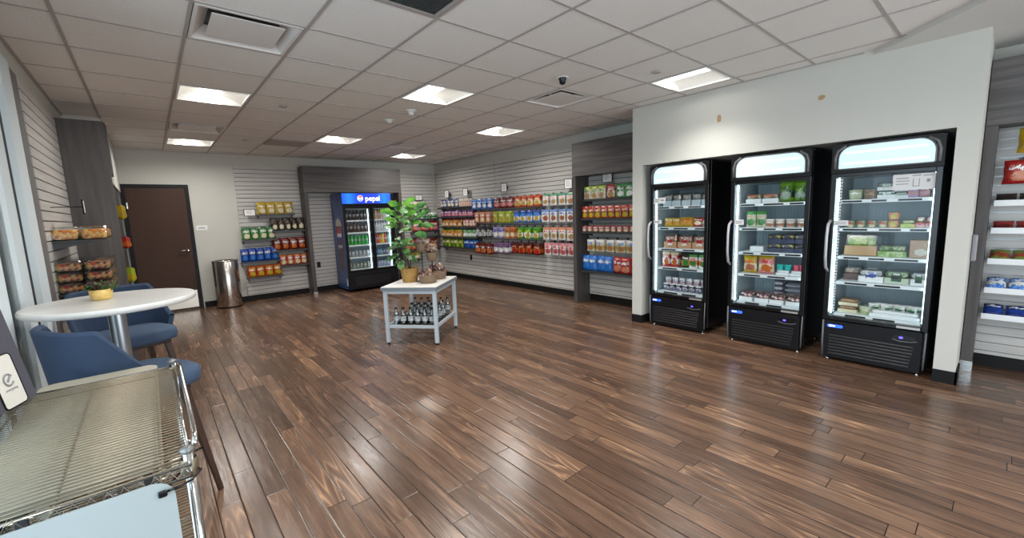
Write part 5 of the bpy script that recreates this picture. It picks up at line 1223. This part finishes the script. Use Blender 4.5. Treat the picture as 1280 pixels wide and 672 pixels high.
# ================================================================ left wall shelves with clear containers
def left_shelf(z, y0, y1, dp, lab): return wall_shelf(lab, y0-4.56, y1-4.56, z, dp, (XL, 4.56, 0), RL, 'black shelves on the left slatwall', lip=.0)
left_shelf(1.425, 4.72, 5.55, .33, 'dark shelf of orange snack containers on the left slatwall')
left_shelf(1.02, 4.60, 5.55, .34, 'dark shelf of candy containers on left slatwall behind the stool')
orangef = foodmat('orange snacks', [(.75,.25,.04),(.8,.45,.10),(.55,.12,.03),(.85,.6,.25)], 40); candy = foodmat('dark candy', [(.12,.02,.02),(.35,.05,.03),(.5,.2,.05),(.06,.03,.02),(.4,.35,.1)], 40)
def clam2(nm, lab, P, size, food, grp):
    w_, d_, h_ = size; t = thing('clamshell_container', lab, 'container', P, RL, grp)
    part('food', proto_mesh(nm+'f', lambda: MB().box(-w_*.45, w_*.45, -d_*.45, d_*.45, .006, h_*.78, c=.015), food), None, t)
    part('lid', proto_mesh(nm+'l', lambda: MB().box(-w_/2, w_/2, -d_/2, d_/2, h_*.62, h_, c=.012), M_PLAST), None, t)
    part('base', proto_mesh(nm+'b', lambda: MB().box(-w_/2+.002, w_/2-.002, -d_/2+.002, d_/2-.002, 0, h_*.60, c=.008), M_PLAST), None, t)
k = 0
for iy in range(3):
    for ix in range(2):
        for iz in range(1):
            clam2('og', 'clear container of orange snacks, %s row, %s' % (['near','middle','far'][iy], ['by the wall','outer'][ix]), (XL+.095+.165*ix, 4.86+.22*iy, 1.427+.108*iz), (.20, .155, .105), orangef, 'orange snack containers')
for iy in range(3):
    for ix in range(2):
        for iz in range(3):
            clam2('cd', 'clear container of dark candy, %s row, %s stack, %s' % (['near','middle','far'][iy], ['wall side','outer'][ix], ['bottom','middle','top'][iz]), (XL+.095+.165*ix, 4.74+.22*iy, 1.022+.083*iz), (.20, .155, .08), candy, 'dark candy containers')
# added shelf and goods behind the door glass, standing in for its reflections
sv = thing('wall_shelf', 'made-up dark shelf behind left door glass, standing in for its reflection', 'shelf', (XL-.75, 4.29, 0), 0)
part('shelf_board', MB().box(-.4, .66, -.30, 0, 1.41, 1.425), M_SHELF, sv); part('shelf_board', MB().box(-.4, .66, -.32, 0, 1.0, 1.015), M_SHELF, sv)
for k in range(4): clam2('og', 'orange snack container added as reflection in left door glass%s' % place(k, 4), (XL-.125-.23*k, 4.29-.13, 1.427), None or (.20, .155, .105), orangef, 'containers standing in for glass reflections')
for k in range(4):
    for s in range(2): clam2('cd', 'dark candy container added as reflection in left door glass%s, %s' % (place(k, 4), ['lower','upper'][s]), (XL-.125-.23*k, 4.29-.13, 1.017+.083*s), (.20, .155, .08), candy, 'containers standing in for glass reflections')
# bags peeking out of the left surround beside the door
for (y, z, h, nm, mt) in ((6.75, 1.60, .17, 'yellow', packmat('peek yellow', c['yellow'], c['gold'], None, c['cream'])), (6.75, 1.26, .14, 'orange-red', packmat('peek orange', c['red'], c['orange'], None, c['cream'])), (6.75, .86, .18, 'lime yellow', packmat('peek lime', c['lime'], c['yellow'], None, c['green']))):
    o = bpy.data.objects.new('snack_bag', bag_mb(.17, h, .10, 3).mesh('snack_bag', mt)); link(o); o.location = (-.235, y, z); o.rotation_euler = (0, 0, RL+.2)
    tag(o, nm+' snack bag sticking out of the dark surround beside brown door', 'snack bag')
    wall_shelf('dark shelf under the %s bag in the left surround' % nm, 0, 1.0, z-.004, .34, (XL, 6.5, 0), RL, 'shelves inside the left surround', lip=0)
